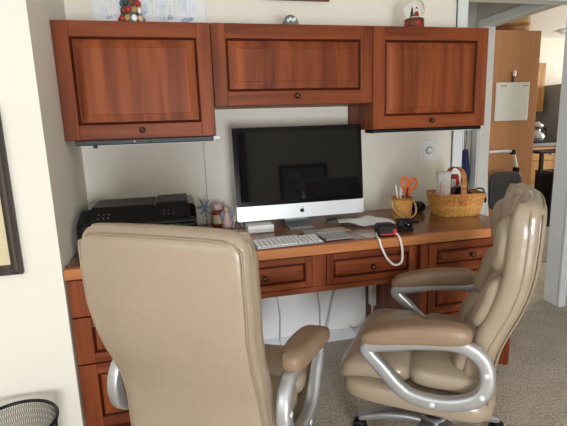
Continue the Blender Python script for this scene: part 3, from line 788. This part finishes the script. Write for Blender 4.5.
# ------------------------------------------------------------------ woven baskets
def woven(fn_outline, h, rows, nst, th=.0022):
    """fn_outline(s, z) -> (x,y,nx,ny); s in 0..1 round. returns weave, stakes"""
    wv = bmesh.new(); per = nst * 4
    for r in range(rows):
        z0 = h * r / rows + .0010; z1 = h * (r + 1) / rows - .0010
        ring = []
        for i in range(per):
            s = i / per
            off = .0034 * math.cos(2 * PI * (i / 8) + PI * (r % 2))
            q = []
            for z, d in ((z0, 0), ((z0 + z1) / 2, .0010), (z1, 0), (z1, -th), (z0, -th)):
                x, y, nx, ny = fn_outline(s, z); q.append(wv.verts.new((x + nx * (off + d), y + ny * (off + d), z)))
            ring.append(q)
        for i in range(per):
            A, B = ring[i], ring[(i + 1) % per]
            for j in range(5): wv.faces.new((A[j], A[(j + 1) % 5], B[(j + 1) % 5], B[j]))
    st = bmesh.new()
    for k in range(nst):
        s = k / nst; w = .36 / nst
        for a in (0,):
            vs = []
            for z in (0, h):
                for ss in (s - w, s + w):
                    x, y, nx, ny = fn_outline(ss % 1.0, z)
                    for d in (.0006, -.0016): vs.append(st.verts.new((x + nx * d, y + ny * d, z)))
            for f in ((0, 2, 6, 4), (1, 5, 7, 3), (0, 4, 5, 1), (2, 3, 7, 6), (4, 6, 7, 5), (0, 1, 3, 2)): st.faces.new([vs[i] for i in f])
    return wv, st
def rnd_out(r0, r1, h):
    def f(s, z):
        a = 2 * PI * s; r = r0 + (r1 - r0) * z / h
        return r * math.cos(a), r * math.sin(a), math.cos(a), math.sin(a)
    return f
def rect_out(a0, b0, a1, b1, h, e=.28):
    def f(s, z):
        k = z / h; k = k ** .85
        a = a0 + (a1 - a0) * k; b = b0 + (b1 - b0) * k; th = 2 * PI * s + PI / 4
        # walk the superellipse evenly enough
        c, d = math.cos(th), math.sin(th); m = max(abs(c), abs(d)); u, v = c / m, d / m
        q = (abs(u) ** 7 + abs(v) ** 7) ** (1 / 7); u /= q; v /= q
        n = Vector((u ** 7 / a if u > 0 else -abs(u) ** 7 / a, v ** 7 / b if v > 0 else -abs(v) ** 7 / b)); n.normalize()
        return a * u, b * v, n.x, n.y
    return f
def rim_loop(fn, z, out, hgt, thick, n=64):
    bm = bmesh.new(); ring = []
    for i in range(n):
        x, y, nx, ny = fn(i / n, z)
        ring.append([bm.verts.new((x + nx * (out + a), y + ny * (out + a), z + b)) for a, b in ((0, 0), (thick, hgt * .25), (thick, hgt * .75), (0, hgt), (-thick, hgt * .75), (-thick, hgt * .25))])
    for i in range(n):
        A, B = ring[i], ring[(i + 1) % n]
        for j in range(6): bm.faces.new((A[j], A[(j + 1) % 6], B[(j + 1) % 6], B[j]))
    return bm
PB = (1.532, -0.275)
t = thing('pencil_basket', 'small round woven basket holding scissors and pens', 'basket', (PB[0], PB[1], DT))
fo = rnd_out(.040, .052, .108)
wv, sk = woven(fo, .108, 9, 16)
obj('weave', wv, 'basket', t); obj('uprights', sk, 'basket', t)
obj('floor', lathe([(0, .002), (.039, .002), (.039, .006), (0, .006)], 24), 'basket', t)
obj('rim', rim_loop(fo, .104, .001, .010, .003, 40), 'basket_rim', t)
hp = catmull([(-.057, 0, .10), (-.062, -.025, .070), (-.045, -.055, .035), (0, -.068, .016), (.045, -.055, .035), (.062, -.025, .070), (.057, 0, .10)], 6)
obj('swing_handle', sweep(hp, rrect(.009, .003, .001, 2)), 'straw', t, smooth=True)
# scissors
def scissors(label, loc, rz, lean):
    t = thing('scissors', label, 'scissors', loc, rz)
    R = Matrix.Rotation(lean, 4, 'Y') @ Matrix.Scale(1.28, 4)
    for s in (-1, 1):
        bl = poly([(s * .001, -.005), (s * .007, .0), (s * .009, .06), (s * .004, .085), (-s * .006, .085), (-s * .003, .05)], s * .0002 - .001, s * .0002 + .001)
        obj('blade', xform(bl, R), 'steel', t)
        lp = [(s * .004, 0, .085), (s * .012, 0, .102), (s * .027, 0, .118), (s * .031, 0, .138), (s * .021, 0, .152), (s * .009, 0, .146), (s * .004, 0, .122)]
        path = catmull(lp, 5, True)
        obj('handle', xform(sweep(path, rrect(.010, .008, .003, 2), True, ref=Vector((0, 1, 0))), R), 'orange', t, smooth=True)
    obj('pivot', xform(xform(lathe([(0, -.003), (.004, -.003), (.004, .003), (0, .003)], 10), Matrix.Translation((0, 0, .062)) @ Matrix.Rotation(PI / 2, 4, 'X')), R), 'steel', t)
    return t
scissors('orange handled scissors standing in the small round basket', (PB[0] + .004, PB[1] - .004, DT + .018), math.radians(-6), .17)
def stick(label, x, y, L, dx, dy, mat, tip, cat='pen', r=.0038, nm='pen', capmat=None):
    t = thing(nm, label, cat, (PB[0] + x, PB[1] + y, DT + .0075), 0)
    d = Vector((dx, dy, 1)).normalized(); q = d.to_track_quat('Z', 'Y').to_matrix().to_4x4()
    obj('barrel', xform(lathe([(0, 0), (r, .008), (r, L * .7), (0, L * .7)], 10), q), mat, t, smooth=False)
    obj('cap', xform(lathe([(0, L * .7), (r * 1.15, L * .7), (r * 1.15, L * .97), (r * .5, L), (0, L)], 10), q), tip, t)
stick('white pen leaning left in the pencil basket', -.012, -.008, .178, -.20, -.06, 'white', 'white')
stick('steel grey pen at the front of the pencil basket', 0.004, -.018, .160, .05, -.10, 'steel', 'charcoal')
stick('tan pencil leaning right in the pencil basket', .010, .012, .195, .16, -.02, 'straw', 'pink', 'pencil', .0034, 'pencil')
stick('white marker in the middle of the pencil basket', -.008, .012, .160, .02, -.05, 'paper', 'white', 'marker', .006, 'marker')

BK = (1.846, -0.262); BRZ = math.radians(-10)
t = thing('market_basket', 'large rectangular woven basket with arched handle near the outlet', 'basket', (BK[0], BK[1], DT), BRZ)
HB = .112
fo = rect_out(.104, .072, .130, .094, HB)
wv, sk = woven(fo, HB, 8, 36)
obj('weave', wv, 'basket', t); obj('uprights', sk, 'basket', t)
obj('floor', polyz([fo(i / 40, 0)[:2] for i in range(40)], .001, .005), 'basket', t)
obj('rim', rim_loop(fo, HB - .006, .001, .013, .004, 72), 'basket_rim', t)
hp = catmull([(.0, -.094, .06), (0, -.099, .12), (0, -.097, .18), (0, -.076, .225), (0, -.033, .244), (0, .033, .244), (0, .076, .225), (0, .097, .18), (0, .099, .12), (0, .094, .06)], 6)
obj('handle', sweep(hp, rrect(.026, .005, .002, 2), ref=Vector((1, 0, 0)) if False else Vector((0, 0.001, 1))), 'basket_rim', t, smooth=True)
def inb(x, y):
    c, s = math.cos(BRZ), math.sin(BRZ); return BK[0] + c * x - s * y, BK[1] + s * x + c * y
def item(name, label, cat, x, y, bm, mat, tiltx=0, tilty=0, rz=0, z=.0065, extra=()):
    px, py = inb(x, y); t = thing(name, label, cat, (px, py, DT + z), BRZ + math.radians(rz))
    R = Matrix.Rotation(math.radians(tiltx), 4, 'X') @ Matrix.Rotation(math.radians(tilty), 4, 'Y')
    obj('body', xform(bm, R), mat, t)
    for nm, b2, m2 in extra: obj(nm, xform(b2, R), m2, t)
    return t
item('tissue_packet', 'white and pink tissue packet standing tall at the left of the basket', 'packet', -.068, -.036, bx(-.024, .024, -.010, .010, 0, .175, .005), 'paper', 3, -3, extra=(('pink_stripe', bx(-.025, -.008, -.011, .011, .04, .16, .003), 'pink'),))
item('card_box', 'white card box standing behind the tissue packet in the basket', 'box', -.055, .020, bx(-.034, .034, -.016, .016, 0, .215, .003), 'white', 0, -1, extra=(('flap', bx(-.036, .036, -.018, .018, .206, .217, .002), 'paper'),))
item('phone', 'small black device with pale edge standing in front of the handle', 'device', -.020, -.052, bx(-.020, .020, -.007, .007, 0, .150, .005), 'charcoal', 3, 0, extra=(('screen', bx(-.016, .016, -.0082, -.0068, .085, .142), 'black_gloss'), ('side_edge', bx(.0205, .024, -.007, .007, 0, .145, .001), 'alu')))
item('snack_bag', 'crumpled red and white snack bag standing under the basket handle', 'bag', .012, .046, superq(.030, .012, .10, .5, .6, 30, 16, lambda p: Vector((p.x + .004 * math.sin(p.z * 70), p.y + .004 * math.sin(p.x * 80 + p.z * 50), p.z + .10))), 'red', 0, 0, extra=(('label', bx(-.022, .002, -.016, -.010, .13, .175, .002), 'paper'),))
item('fabric_pouch', 'grey fabric pouch tucked in the right half of the basket', 'pouch', .058, -.004, superq(.028, .034, .058, .7, .7, 30, 16, lambda p: p + Vector((0, 0, .060 + .003 * math.sin(p.x * 90)))), 'charcoal', 0, 0)
item('notecard', 'beige card standing right of the basket handle', 'card', .018, -.012, bx(-.012, .012, -.002, .002, 0, .150, .001), 'paper_tan', 0, 0)
t = thing('key_fob', 'black strap with clip hanging over the right end of the basket', 'strap', (inb(.128, -.03)[0], inb(.128, -.03)[1], DT + .118))
obj('strap', tube([(-.045, 0, .012), (-.02, 0, .018), (.006, 0, .012), (.014, 0, -.012), (.018, 0, -.03)], .004), 'black', t, smooth=True)
obj('clip', superq(.009, .006, .016, .6, .6, 16, 10, lambda p: p + Vector((.020, 0, -.044))), 'black', t, smooth=True)

# ------------------------------------------------------------------ wall fittings
t = thing('outlet_plate', 'white wall plate with a round dial above the large basket', 'outlet', (1.838, 0, 1.083))
obj('plate', bx(-.055, .055, -.006, 0, -.058, .058, .003), 'white', t)
dl = obj('dial', xform(lathe([(0, 0), (.019, 0), (.017, .010), (.012, .012), (0, .012)], 24), Matrix.Translation((.004, -.006, 0)) @ Matrix.Rotation(PI / 2, 4, 'X')), 'trim', t, smooth=True)
obj('dial_ring', xform(lathe([(.020, 0), (.023, 0), (.023, .002), (.020, .002)], 24, cap=False), Matrix.Translation((.004, -.006, 0)) @ Matrix.Rotation(PI / 2, 4, 'X')), 'paper_grey', dl)
for x in (-.034, .040): obj('rocker', bx(x - .006, x + .006, -.009, -.005, -.024, .024, .002), 'trim', t)
for x, z in ((-.034, .04), (.040, .04), (-.034, -.04), (.040, -.04)): obj('screw', xform(lathe([(0, 0), (.003, 0), (.003, .0015), (0, .0015)], 10), Matrix.Translation((x, -.006, z)) @ Matrix.Rotation(PI / 2, 4, 'X')), 'paper_grey', t)
t = thing('power_strip', 'white power strip mounted upright inside the knee space', 'power strip', (1.4535, -0.13, 0.30))
obj('body', bx(-.030, 0, -.022, .022, -.05, .09, .004), 'white', t)
for i in range(3): obj('socket', bx(-.0325, -.029, -.013, .013, -.035 + i * .04, -.010 + i * .04, .001), 'trim', t)
obj('cord', tube([(-.015, 0, -.05), (-.02, -.005, -.12), (-.045, -.01, -.19), (-.09, .02, -.225), (-.11, .09, -.215)], .004), 'white', t, smooth=True)
for lb, pts in (('white cable hanging behind the desk nearest the near chair', [(0.90, -.03, .55), (0.905, -.025, .40), (0.93, -.025, .22), (0.925, -.03, .06), (0.93, -.04, .004)]),
                ('white cable hanging in the middle of the knee space', [(1.06, -.03, .56), (1.12, -.03, .42), (1.16, -.03, .26), (1.165, -.03, .10), (1.17, -.05, .004)]),
                ('white cable slanting down to the floor beside the power strip', [(1.37, -.03, .56), (1.30, -.03, .44), (1.24, -.035, .28), (1.20, -.05, .12), (1.15, -.09, .004)])):
    o = Vector(pts[-1])
    tag(obj('hanging_cable', tube([Vector(p) - o for p in pts], 0.004), plain('cable_grey', (206, 206, 206), 0.5), None, o, True), lb, 'cable', 'cables behind the desk')

# ------------------------------------------------------------------ on top of the cabinets
t = thing('snow_globe', 'clear snow globe with a small red figure on a carved base', 'snow globe', (1.592, -0.25, ZT))
gl = superq(.048, .048, .048, 1, 1, 32, 18, lambda p: p + Vector((0, 0, .088)))
obj('globe', gl, 'glass', t, smooth=True)
obj('base', lathe([(0, 0), (.050, 0), (.050, .007), (.042, .012), (.042, .034), (.047, .038), (.044, .046), (0, .046)], 28), 'frame_brown', t, smooth=False)
for i in range(8):
    a = i * PI / 4
    obj('base_relief', superq(.010, .004, .012, .7, .7, 12, 8, lambda p: Matrix.Rotation(a, 3, 'Z') @ (Matrix.Rotation(PI / 2, 3, 'Z') @ p + Vector((.043, 0, 0))) + Vector((0, 0, .022))), 'frame_brown' if i % 2 else 'red', t, smooth=True)
obj('snow_bed', superq(.026, .026, .008, 1, 1, 20, 8, lambda p: p + Vector((0, 0, .052))), 'snow', t, smooth=True)
fg = obj('figure', lathe([(0, .056), (.011, .056), (.010, .072), (.006, .080), (0, .082)], 14), 'red', t, (.008, -.004, 0), True)
obj('head', superq(.006, .006, .007, 1, 1, 12, 8, lambda p: p + Vector((0, 0, .087))), 'snow', fg, smooth=True)
obj('hat', lathe([(0, .091), (.006, .091), (.002, .099), (0, .101)], 10), 'red', fg)
obj('tree', lathe([(0, .054), (.010, .060), (.005, .072), (.008, .074), (.003, .086), (.005, .088), (0, .104)], 10), 'green', t, (-.010, .002, 0))

t = thing('paperweight', 'grey domed glass paperweight on the middle cabinet', 'paperweight', (0.978, -0.255, ZT))
obj('dome', superq(.038, .026, .044, 1, 1, 28, 16, lambda p: Vector((p.x, p.y, max(0.0, p.z + .008)))), 'glass_grey', t, smooth=True)
obj('relief', merge(*[xform(superq(.006, .003, .009, 1, 1, 12, 8), Matrix.Translation((-.015 + .010 * i, -.024 + abs(i - 1.5) * .002, .024 + .006 * (i % 2)))) for i in range(4)]), 'alu', t, smooth=True)

t = thing('figurine', 'colourful stacked ceramic figurine in front of the snow print', 'figurine', (0.300, -0.25, ZT))
obj('base', lathe([(0, 0), (.046, 0), (.048, .006), (.044, .028), (.046, .034), (0, .034)], 24), 'green', t, smooth=True)
obj('core', lathe([(0, .034), (.036, .036), (.032, .06), (.034, .09), (.026, .12), (.018, .14), (0, .148)], 20), 'teal', t, smooth=True)
cl = ['gold', 'frame_brown', 'teal', 'white', 'red', 'green', 'straw']; q = 0
for lev, (zz, rr, nn, s) in enumerate(((.017, .042, 10, .013), (.052, .032, 8, .013), (.080, .031, 8, .013), (.106, .026, 7, .012), (.130, .016, 5, .011))):
    for i in range(nn):
        a = 2 * PI * i / nn + lev * .5
        obj('relief_figure', superq(s, s, s * 1.15, 1, 1, 12, 8, lambda p: p + Vector((rr * math.cos(a), rr * math.sin(a), zz))), cl[(q * 3 + lev) % 7], t, smooth=True); q += 1

# pictures
def picture(name, label, x0, x1, z0, z1, y, fw, fmat, mat, art, mw, facing=-1, dep=.02):
    xc = (x0 + x1) / 2
    t = thing(name, label, 'picture', (xc, y, z0))
    a, b, h = x0 - xc, x1 - xc, z1 - z0; s = facing
    def Y(u, v): return (min(s * u, s * v), max(s * u, s * v))
    for u, v, p, q in ((a, a + fw, 0, h), (b - fw, b, 0, h)):
        fr = obj('frame_side', bx(u, v, *Y(0, dep), p, q, .004), fmat, t)
        obj('frame_bead', bx((u + v) / 2 - fw * .16, (u + v) / 2 + fw * .16, *Y(dep - .001, dep + .004), p + fw * .4, q - fw * .4, .002), fmat, fr)
    for p, q in ((0, fw), (h - fw, h)):
        fr = obj('frame_rail', bx(a + fw, b - fw, *Y(0, dep), p, q, .004), fmat, t)
        obj('frame_bead', bx(a + fw * .6, b - fw * .6, *Y(dep - .001, dep + .004), (p + q) / 2 - fw * .16, (p + q) / 2 + fw * .16, .002), fmat, fr)
    obj('mat_board', bx(a + fw, b - fw, *Y(0.001, dep * .4), fw, h - fw), mat, t)
    obj('print', bx(a + fw + mw, b - fw - mw, *Y(dep * .4, dep * .4 + .002), fw + mw, h - fw - mw), art, t)
    return t
pw = picture('framed_picture', 'dark carved picture frame with cream mat on the cream wall', -0.72, -0.121, 0.765, 1.35, -0.608, 0.036, 'frame_dark', 'mat_board', 'art_beige', 0.045)
obj('caption_mark', bx(.225, .232, -.0125, -.0095, .075, .105), 'black', pw)
picture('framed_picture', 'brown framed picture above the middle cabinet, cut by the top edge', 0.905, 1.25, 1.858, 2.2, 0.0, 0.022, 'frame_brown', 'mat_board', 'art_land', 0.03)
pp = thing('snow_print', 'unframed white print with blue grey animals standing on the left cabinet', 'picture', (0.37, -0.004, ZT))
obj('sheet', bx(-.252, .252, -.012, 0.0, 0.0, .42), 'white', pp)
obj('print', bx(-.216, .205, -.0135, -.012, .048, .39), 'art_snow', pp)
for x, s in ((-.15, 1.0), (.035, 1.1), (.135, 1.0)):
    o = obj('animal', superq(.055 * s, .003, .035 * s, 1, 1, 18, 8, lambda p: p + Vector((x, -.0135, .20))), 'white', pp, smooth=True)
    obj('legs', merge(*[superq(.010 * s, .0025, .050 * s, .9, .8, 14, 8, lambda p: p + Vector((x + dx * s + .12 * p.z * sg, -.0135, .125))) for dx, sg in ((-.036, -1), (-.014, 1), (.036, 1))]), 'white', o, smooth=True)
for x, w, z in ((-.175, .016, .085), (-.05, .03, .10), (.09, .03, .085), (.165, .03, .075)):
    obj('shadow_patch', superq(w, .0018, .012, 1, 1, 18, 8, lambda p: p + Vector((x + p.z * 1.2, -.0132, z))), 'art_blue', pp, smooth=True)
# on the wall behind the camera (seen only in the screen)
picture('framed_picture', 'black framed seascape with wide mat reflected in the dark screen', 1.90, 2.66, 0.84, 1.42, -4.65, 0.05, 'black', 'paper_grey', 'art_land', 0.09, facing=1)
t = thing('curtain', 'brown pleated curtain reflected at the left edge of the dark screen', 'curtain', (1.27, -4.60, 0.02))
pl = [(-.15 + .30 * i / 60, .018 * math.sin(i * PI / 5)) for i in range(61)]
obj('cloth', polyz([(x, y + .003) for x, y in pl] + [(x, y - .003) for x, y in pl[::-1]], 0.0, 2.05), plain('brown_curtain_cloth', (120, 78, 48), 0.9, noise=0.1), t, smooth=False)
obj('rail', tube([(-1.35, 0, 2.06), (.2, 0, 2.06)], .012, 2), 'black', t)

# ------------------------------------------------------------------ wire bin
t = thing('waste_bin', 'black wire mesh waste bin on the carpet by the cream wall', 'bin', (-0.165, -0.80, 0))
BH, BR0, BR1 = .30, .105, .135
rg = [Vector((BR1 * math.cos(2 * PI * i / 40), BR1 * math.sin(2 * PI * i / 40), BH)) for i in range(40)]
obj('rim', sweep(rg, circ(.006, 8), True), 'wire', t, smooth=True)
rg = [Vector((BR0 * math.cos(2 * PI * i / 40), BR0 * math.sin(2 * PI * i / 40), .006)) for i in range(40)]
obj('foot_ring', sweep(rg, circ(.006, 8), True), 'wire', t, smooth=True)
obj('floor', lathe([(0, .004), (BR0, .004), (BR0, .007), (0, .007)], 32), 'wire', t)
bm = bmesh.new()
for i in range(120):
    for sl in (-1, 1):
        a0 = 2 * PI * i / 120; a1 = a0 + sl * .35
        sweep([Vector(((BR0 + (BR1 - BR0) * q) * math.cos(a0 + (a1 - a0) * q), (BR0 + (BR1 - BR0) * q) * math.sin(a0 + (a1 - a0) * q), .006 + (BH - .006) * q)) for q in (0, .33, .66, 1)], circ(.0007, 3), bm=bm)
me = obj('mesh_wall', bm, 'wire', t); me['kind'] = 'stuff'

# ------------------------------------------------------------------ hall things
t = thing('umbrella', 'folded navy umbrella hanging on the hall wall behind the basket', 'umbrella', (2.79, 0.965, 0.62))
obj('canopy', sweep([Vector((.045 * (1 - q) - .04 + .0 * q, 0, .02 + .36 * q)) for q in [i / 12 for i in range(13)]], [((.036 + .007 * (i % 2)) * math.cos(2 * PI * i / 16), (.036 + .007 * (i % 2)) * math.sin(2 * PI * i / 16)) for i in range(16)], scales=[.25 + .75 * min(1, i / 5) for i in range(13)]), 'blue_cloth', t)
obj('ferrule', xform(lathe([(0, -.02), (.004, -.02), (.006, .03), (0, .03)], 10), Matrix.Translation((.005, 0, 0))), 'steel', t)
obj('shaft', tube([(-.04, 0, .37), (-.042, 0, .62)], .005, 2), 'steel', t)
obj('strap', tube([(-.020, 0, .36), (-.012, 0, .50), (-.022, 0, .62)], .003, 4), 'blue_cloth', t)
obj('handle', tube([(-.042, 0, .60), (-.042, 0, .68), (-.028, 0, .71), (-.010, 0, .70), (-.006, 0, .67)], .009, 5), 'black', t, smooth=True)
t = thing('coat_hook', 'steel hook on the hall wall carrying the umbrella', 'hook', (2.762, 1.02, 1.33))
obj('plate', bx(-.012, .012, -.006, 0, -.03, .03, .002), 'steel', t)
obj('arm', tube([(0, -.004, .0), (0, -.03, -.005), (0, -.05, .0), (0, -.055, .02)], .004, 4), 'steel', t, smooth=True)

# ------------------------------------------------------------------ kitchen
pn = thing('pantry_cabinet', 'tall birch pantry cabinet standing just inside the kitchen', 'cabinet', (3.33, 1.22, 0))
obj('side_panel', bx(-.35, .345, 0, .02, 0, 2.0, .002), 'birch', pn)
obj('body', bx(-.34, .33, .02, .62, .0, 2.0, .002), 'birch', pn)
wbx = thing('whiteboard', 'small white dry-erase board hanging on the pantry side', 'board', (3.40, 1.218, 1.225))
obj('board', bx(-.172, .172, -.016, -.002, 0, .335, .004), 'white', wbx)
obj('surface', bx(-.160, .160, -.018, -.015, .012, .322), plain('whiteboard_surface', (228, 234, 230), 0.3, noise=0.04, nscale=4), wbx)
obj('hanger', bx(-.012, .012, -.012, -.002, .335, .42, .003), 'charcoal', wbx)
obj('clip', bx(-.016, .016, -.022, -.004, .385, .435, .003), 'steel', wbx)
for x in (-.13, .10): obj('heading_line', bx(x, x + .06, -.0188, -.0178, .302, .308), 'charcoal', wbx)
# folding step stool leaning on the pantry
ss = thing('step_stool', 'folded step stool with white tube frame and black steps in the kitchen', 'step stool', (3.31, 1.0, 0), 0)
fp = catmull([(-.20, .05, 0), (-.20, .10, .55), (-.20, .14, .92), (-.18, .142, .955), (.06, .142, .955), (.088, .14, .93), (.150, .10, .60), (.24, .03, 0)], 6)
obj('front_frame', sweep(fp, circ(.013, 10)), 'white', ss, smooth=True)
obj('top_step', superq(.165, .025, .17, .4, .4, 40, 16, lambda p: p + Vector((-.035, .075, .61))), 'charcoal', ss, smooth=True)
obj('lower_step', superq(.15, .025, .11, .4, .4, 40, 16, lambda p: p + Vector((-.03, .05, .26))), 'charcoal', ss, smooth=True)
obj('rear_frame', merge(tube([(-.19, .12, 0), (-.17, .17, .6)], .011, 3), tube([(.20, .12, 0), (.14, .17, .6)], .011, 3)), 'charcoal', ss, smooth=True)
obj('hinge', bx(.092, .128, .10, .15, .76, .81, .005), 'black', ss)
obj('corner_joint', bx(.058, .096, .122, .162, .925, .968, .006), 'black', ss)
obj('end_joint', bx(-.218, -.182, .122, .162, .93, .968, .006), 'black', ss)
# things on the pantry
t = thing('straw_basket', 'round straw basket on top of the pantry cabinet', 'basket', (3.55, 1.36, 2.0))
obj('bowl', lathe([(0, 0), (.075, 0), (.095, .03), (.098, .10), (.085, .17), (.05, .21), (0, .22)], 28), 'straw', t, smooth=True)
obj('band', lathe([(.0985, .05), (.101, .055), (.101, .075), (.0985, .08)], 28, cap=False), 'basket_rim', t)
t = thing('wooden_crate', 'dark wooden box on top of the pantry cabinet', 'box', (3.27, 1.34, 2.0))
obj('body', bx(-.09, .09, -.08, .08, 0, .10, .004), 'frame_brown', t); obj('lid', bx(-.093, .093, -.083, .083, .10, .115, .003), 'frame_brown', t)
t = thing('canvas_bag', 'tan canvas bag on the pantry between the box and the basket', 'bag', (3.42, 1.62, 2.0))
obj('body', superq(.16, .08, .13, .5, .5, 30, 16, lambda p: p + Vector((0, 0, .13))), 'straw', t, smooth=True)
obj('handle', tube([(-.05, 0, .25), (-.03, 0, .29), (.03, 0, .29), (.05, 0, .25)], .006), 'straw', t, smooth=True)
# oak units along the far wall
t = thing('kitchen_wall_cabinet', 'oak kitchen wall cabinet beyond the pantry', 'cabinet', (4.75, 2.78, 1.32))
obj('body', bx(-.45, .46, 0, .33, 0, .62, .002), 'oak', t)
for a, b in ((-.44, .0), (.005, .45)):
    d = obj('door', bx(a, b, -.02, 0, .005, .615, .003), 'oak', t)
    obj('panel', bx(a + .06, b - .06, -.024, -.018, .065, .555, .006), 'oak', d)
t = thing('base_cabinet', 'oak base cabinet with drawers beyond the pantry', 'cabinet', (4.75, 2.5, 0))
obj('body', bx(-.6, .50, .02, .61, .1, .88, .002), 'oak', t); obj('plinth', bx(-.6, .50, .08, .61, 0, .1), 'charcoal', t)
for a, b in ((-.59, -.05), (-.04, .49)):
    for z0, z1 in ((.70, .86), (.42, .69), (.12, .41)):
        d = obj('drawer', bx(a, b, 0, .02, z0, z1, .004), 'oak', t); obj('knob', superq(.014, .012, .014, 1, 1, 12, 8, lambda p: p + Vector(((a + b) / 2 + .15, -.01, (z0 + z1) / 2))), 'steel', d, smooth=True)
tag(obj('kitchen_worktop', bx(-.6, .50, -.02, .61, .0, .04, .004), 'counter', None, (4.75, 2.5, .88)), 'grey kitchen worktop on the oak base cabinet', 'worktop')
t = thing('kettle', 'shiny round steel kettle on the grey kitchen worktop', 'kettle', (5.0, 2.62, .92))
obj('body', lathe([(0, 0), (.07, 0), (.10, .04), (.105, .09), (.08, .14), (.05, .16), (.05, .18), (.075, .19), (.08, .23), (.05, .27), (0, .28)], 28), 'steel', t, smooth=True)
obj('spout', tube([(-.09, 0, .08), (-.13, 0, .12), (-.15, 0, .17)], .015), 'steel', t, smooth=True)
obj('handle', tube([(.09, 0, .06), (.14, 0, .09), (.14, 0, .17), (.07, 0, .2)], .009), 'black', t, smooth=True)
fr = thing('refrigerator', 'dark grey refrigerator with papers at the right of the oak cabinets', 'refrigerator', (5.66, 2.72, 0))
obj('body', bx(-.36, .40, -.25, .38, .02, 1.66, .01), 'fridge', fr)
obj('door', bx(-.36, .40, -.31, -.255, .62, 1.655, .012), 'fridge', fr); obj('freezer_drawer', bx(-.36, .40, -.31, -.255, .06, .61, .012), 'fridge', fr)
obj('handle', tube([(.33, -.31, .75), (.33, -.36, .78), (.33, -.36, 1.4), (.33, -.31, 1.43)], .012, 3), 'steel', fr)
for i, (x, z, w, h) in enumerate(((-.20, 1.28, .15, .20), (-.25, 1.08, .16, .18), (.02, 1.22, .18, .26), (-.22, 1.50, .06, .06))):
    tag(obj('note', bx(-w / 2, w / 2, -.003, 0, 0, h), 'paper', None, (5.66 + x, 2.409, z)), ['white note high on the refrigerator door at left', 'white note low on the refrigerator door at left', 'white calendar sheet in the middle of the refrigerator door', 'tiny white card near the top of the refrigerator door'][i], 'note')
t = thing('fan', 'black round desk fan on top of the refrigerator', 'fan', (5.52, 2.55, 1.66))
obj('base', lathe([(0, 0), (.08, 0), (.08, .015), (.02, .03), (.015, .08), (0, .08)], 20), 'black', t, smooth=True)
for rr in (.045, .085, .125):
    obj('guard_ring', sweep([Vector((rr * math.cos(2 * PI * i / 28), -.03, .20 + rr * math.sin(2 * PI * i / 28))) for i in range(28)], circ(.004, 6), True, ref=Vector((0, 1, 0))), 'black', t, smooth=True)
obj('motor', xform(lathe([(0, -.03), (.045, -.03), (.05, .02), (.03, .06), (0, .06)], 18), Matrix.Translation((0, 0, .20)) @ Matrix.Rotation(-PI / 2, 4, 'X')), 'black', t, smooth=True)
for i in range(4):
    a = i * PI / 2
    obj('blade', superq(.045, .004, .03, 1, 1, 16, 8, lambda p: Matrix.Rotation(a, 3, 'Y') @ (Matrix.Rotation(.4, 3, 'X') @ p + Vector((.07, 0, 0))) + Vector((0, -.02, .20))), 'charcoal', t, smooth=True)
t = thing('kitchen_table', 'narrow black kitchen table in front of the oak drawers', 'table', (4.78, 2.08, 0))
obj('top', bx(-.35, .45, -.16, .16, .84, .865, .004), 'black', t)
for x in (-.32, .42):
    for y in (-.14, .14): obj('leg', bx(x - .018, x + .018, y - .018, y + .018, .0045, .84, .003), 'black', t)
t = thing('kitchen_bin', 'tall black kitchen bin below the black table', 'bin', (4.70, 2.0, .0045))
obj('body', prism_x([(-.14, 0), (-.16, .60), (.10, .60), (.10, 0)], -.16, .30), 'black', t)
obj('lid', bx(-.165, .305, -.165, .105, .60, .635, .01), 'charcoal', t)
t = thing('smoke_detector', 'round white smoke detector on the sloping kitchen ceiling', 'smoke detector', (5.50, 2.83, 2.352))
obj('body', xform(lathe([(0, -.035), (.04, -.035), (.06, -.02), (.065, 0.006), (0, 0.006)], 24), Matrix.Rotation(-.157, 4, 'X')), 'white', t, smooth=True)
obj('vent', xform(lathe([(.02, -.037), (.028, -.037), (.028, -.034), (.02, -.034)], 20, cap=False), Matrix.Rotation(-.157, 4, 'X')), 'charcoal', t)
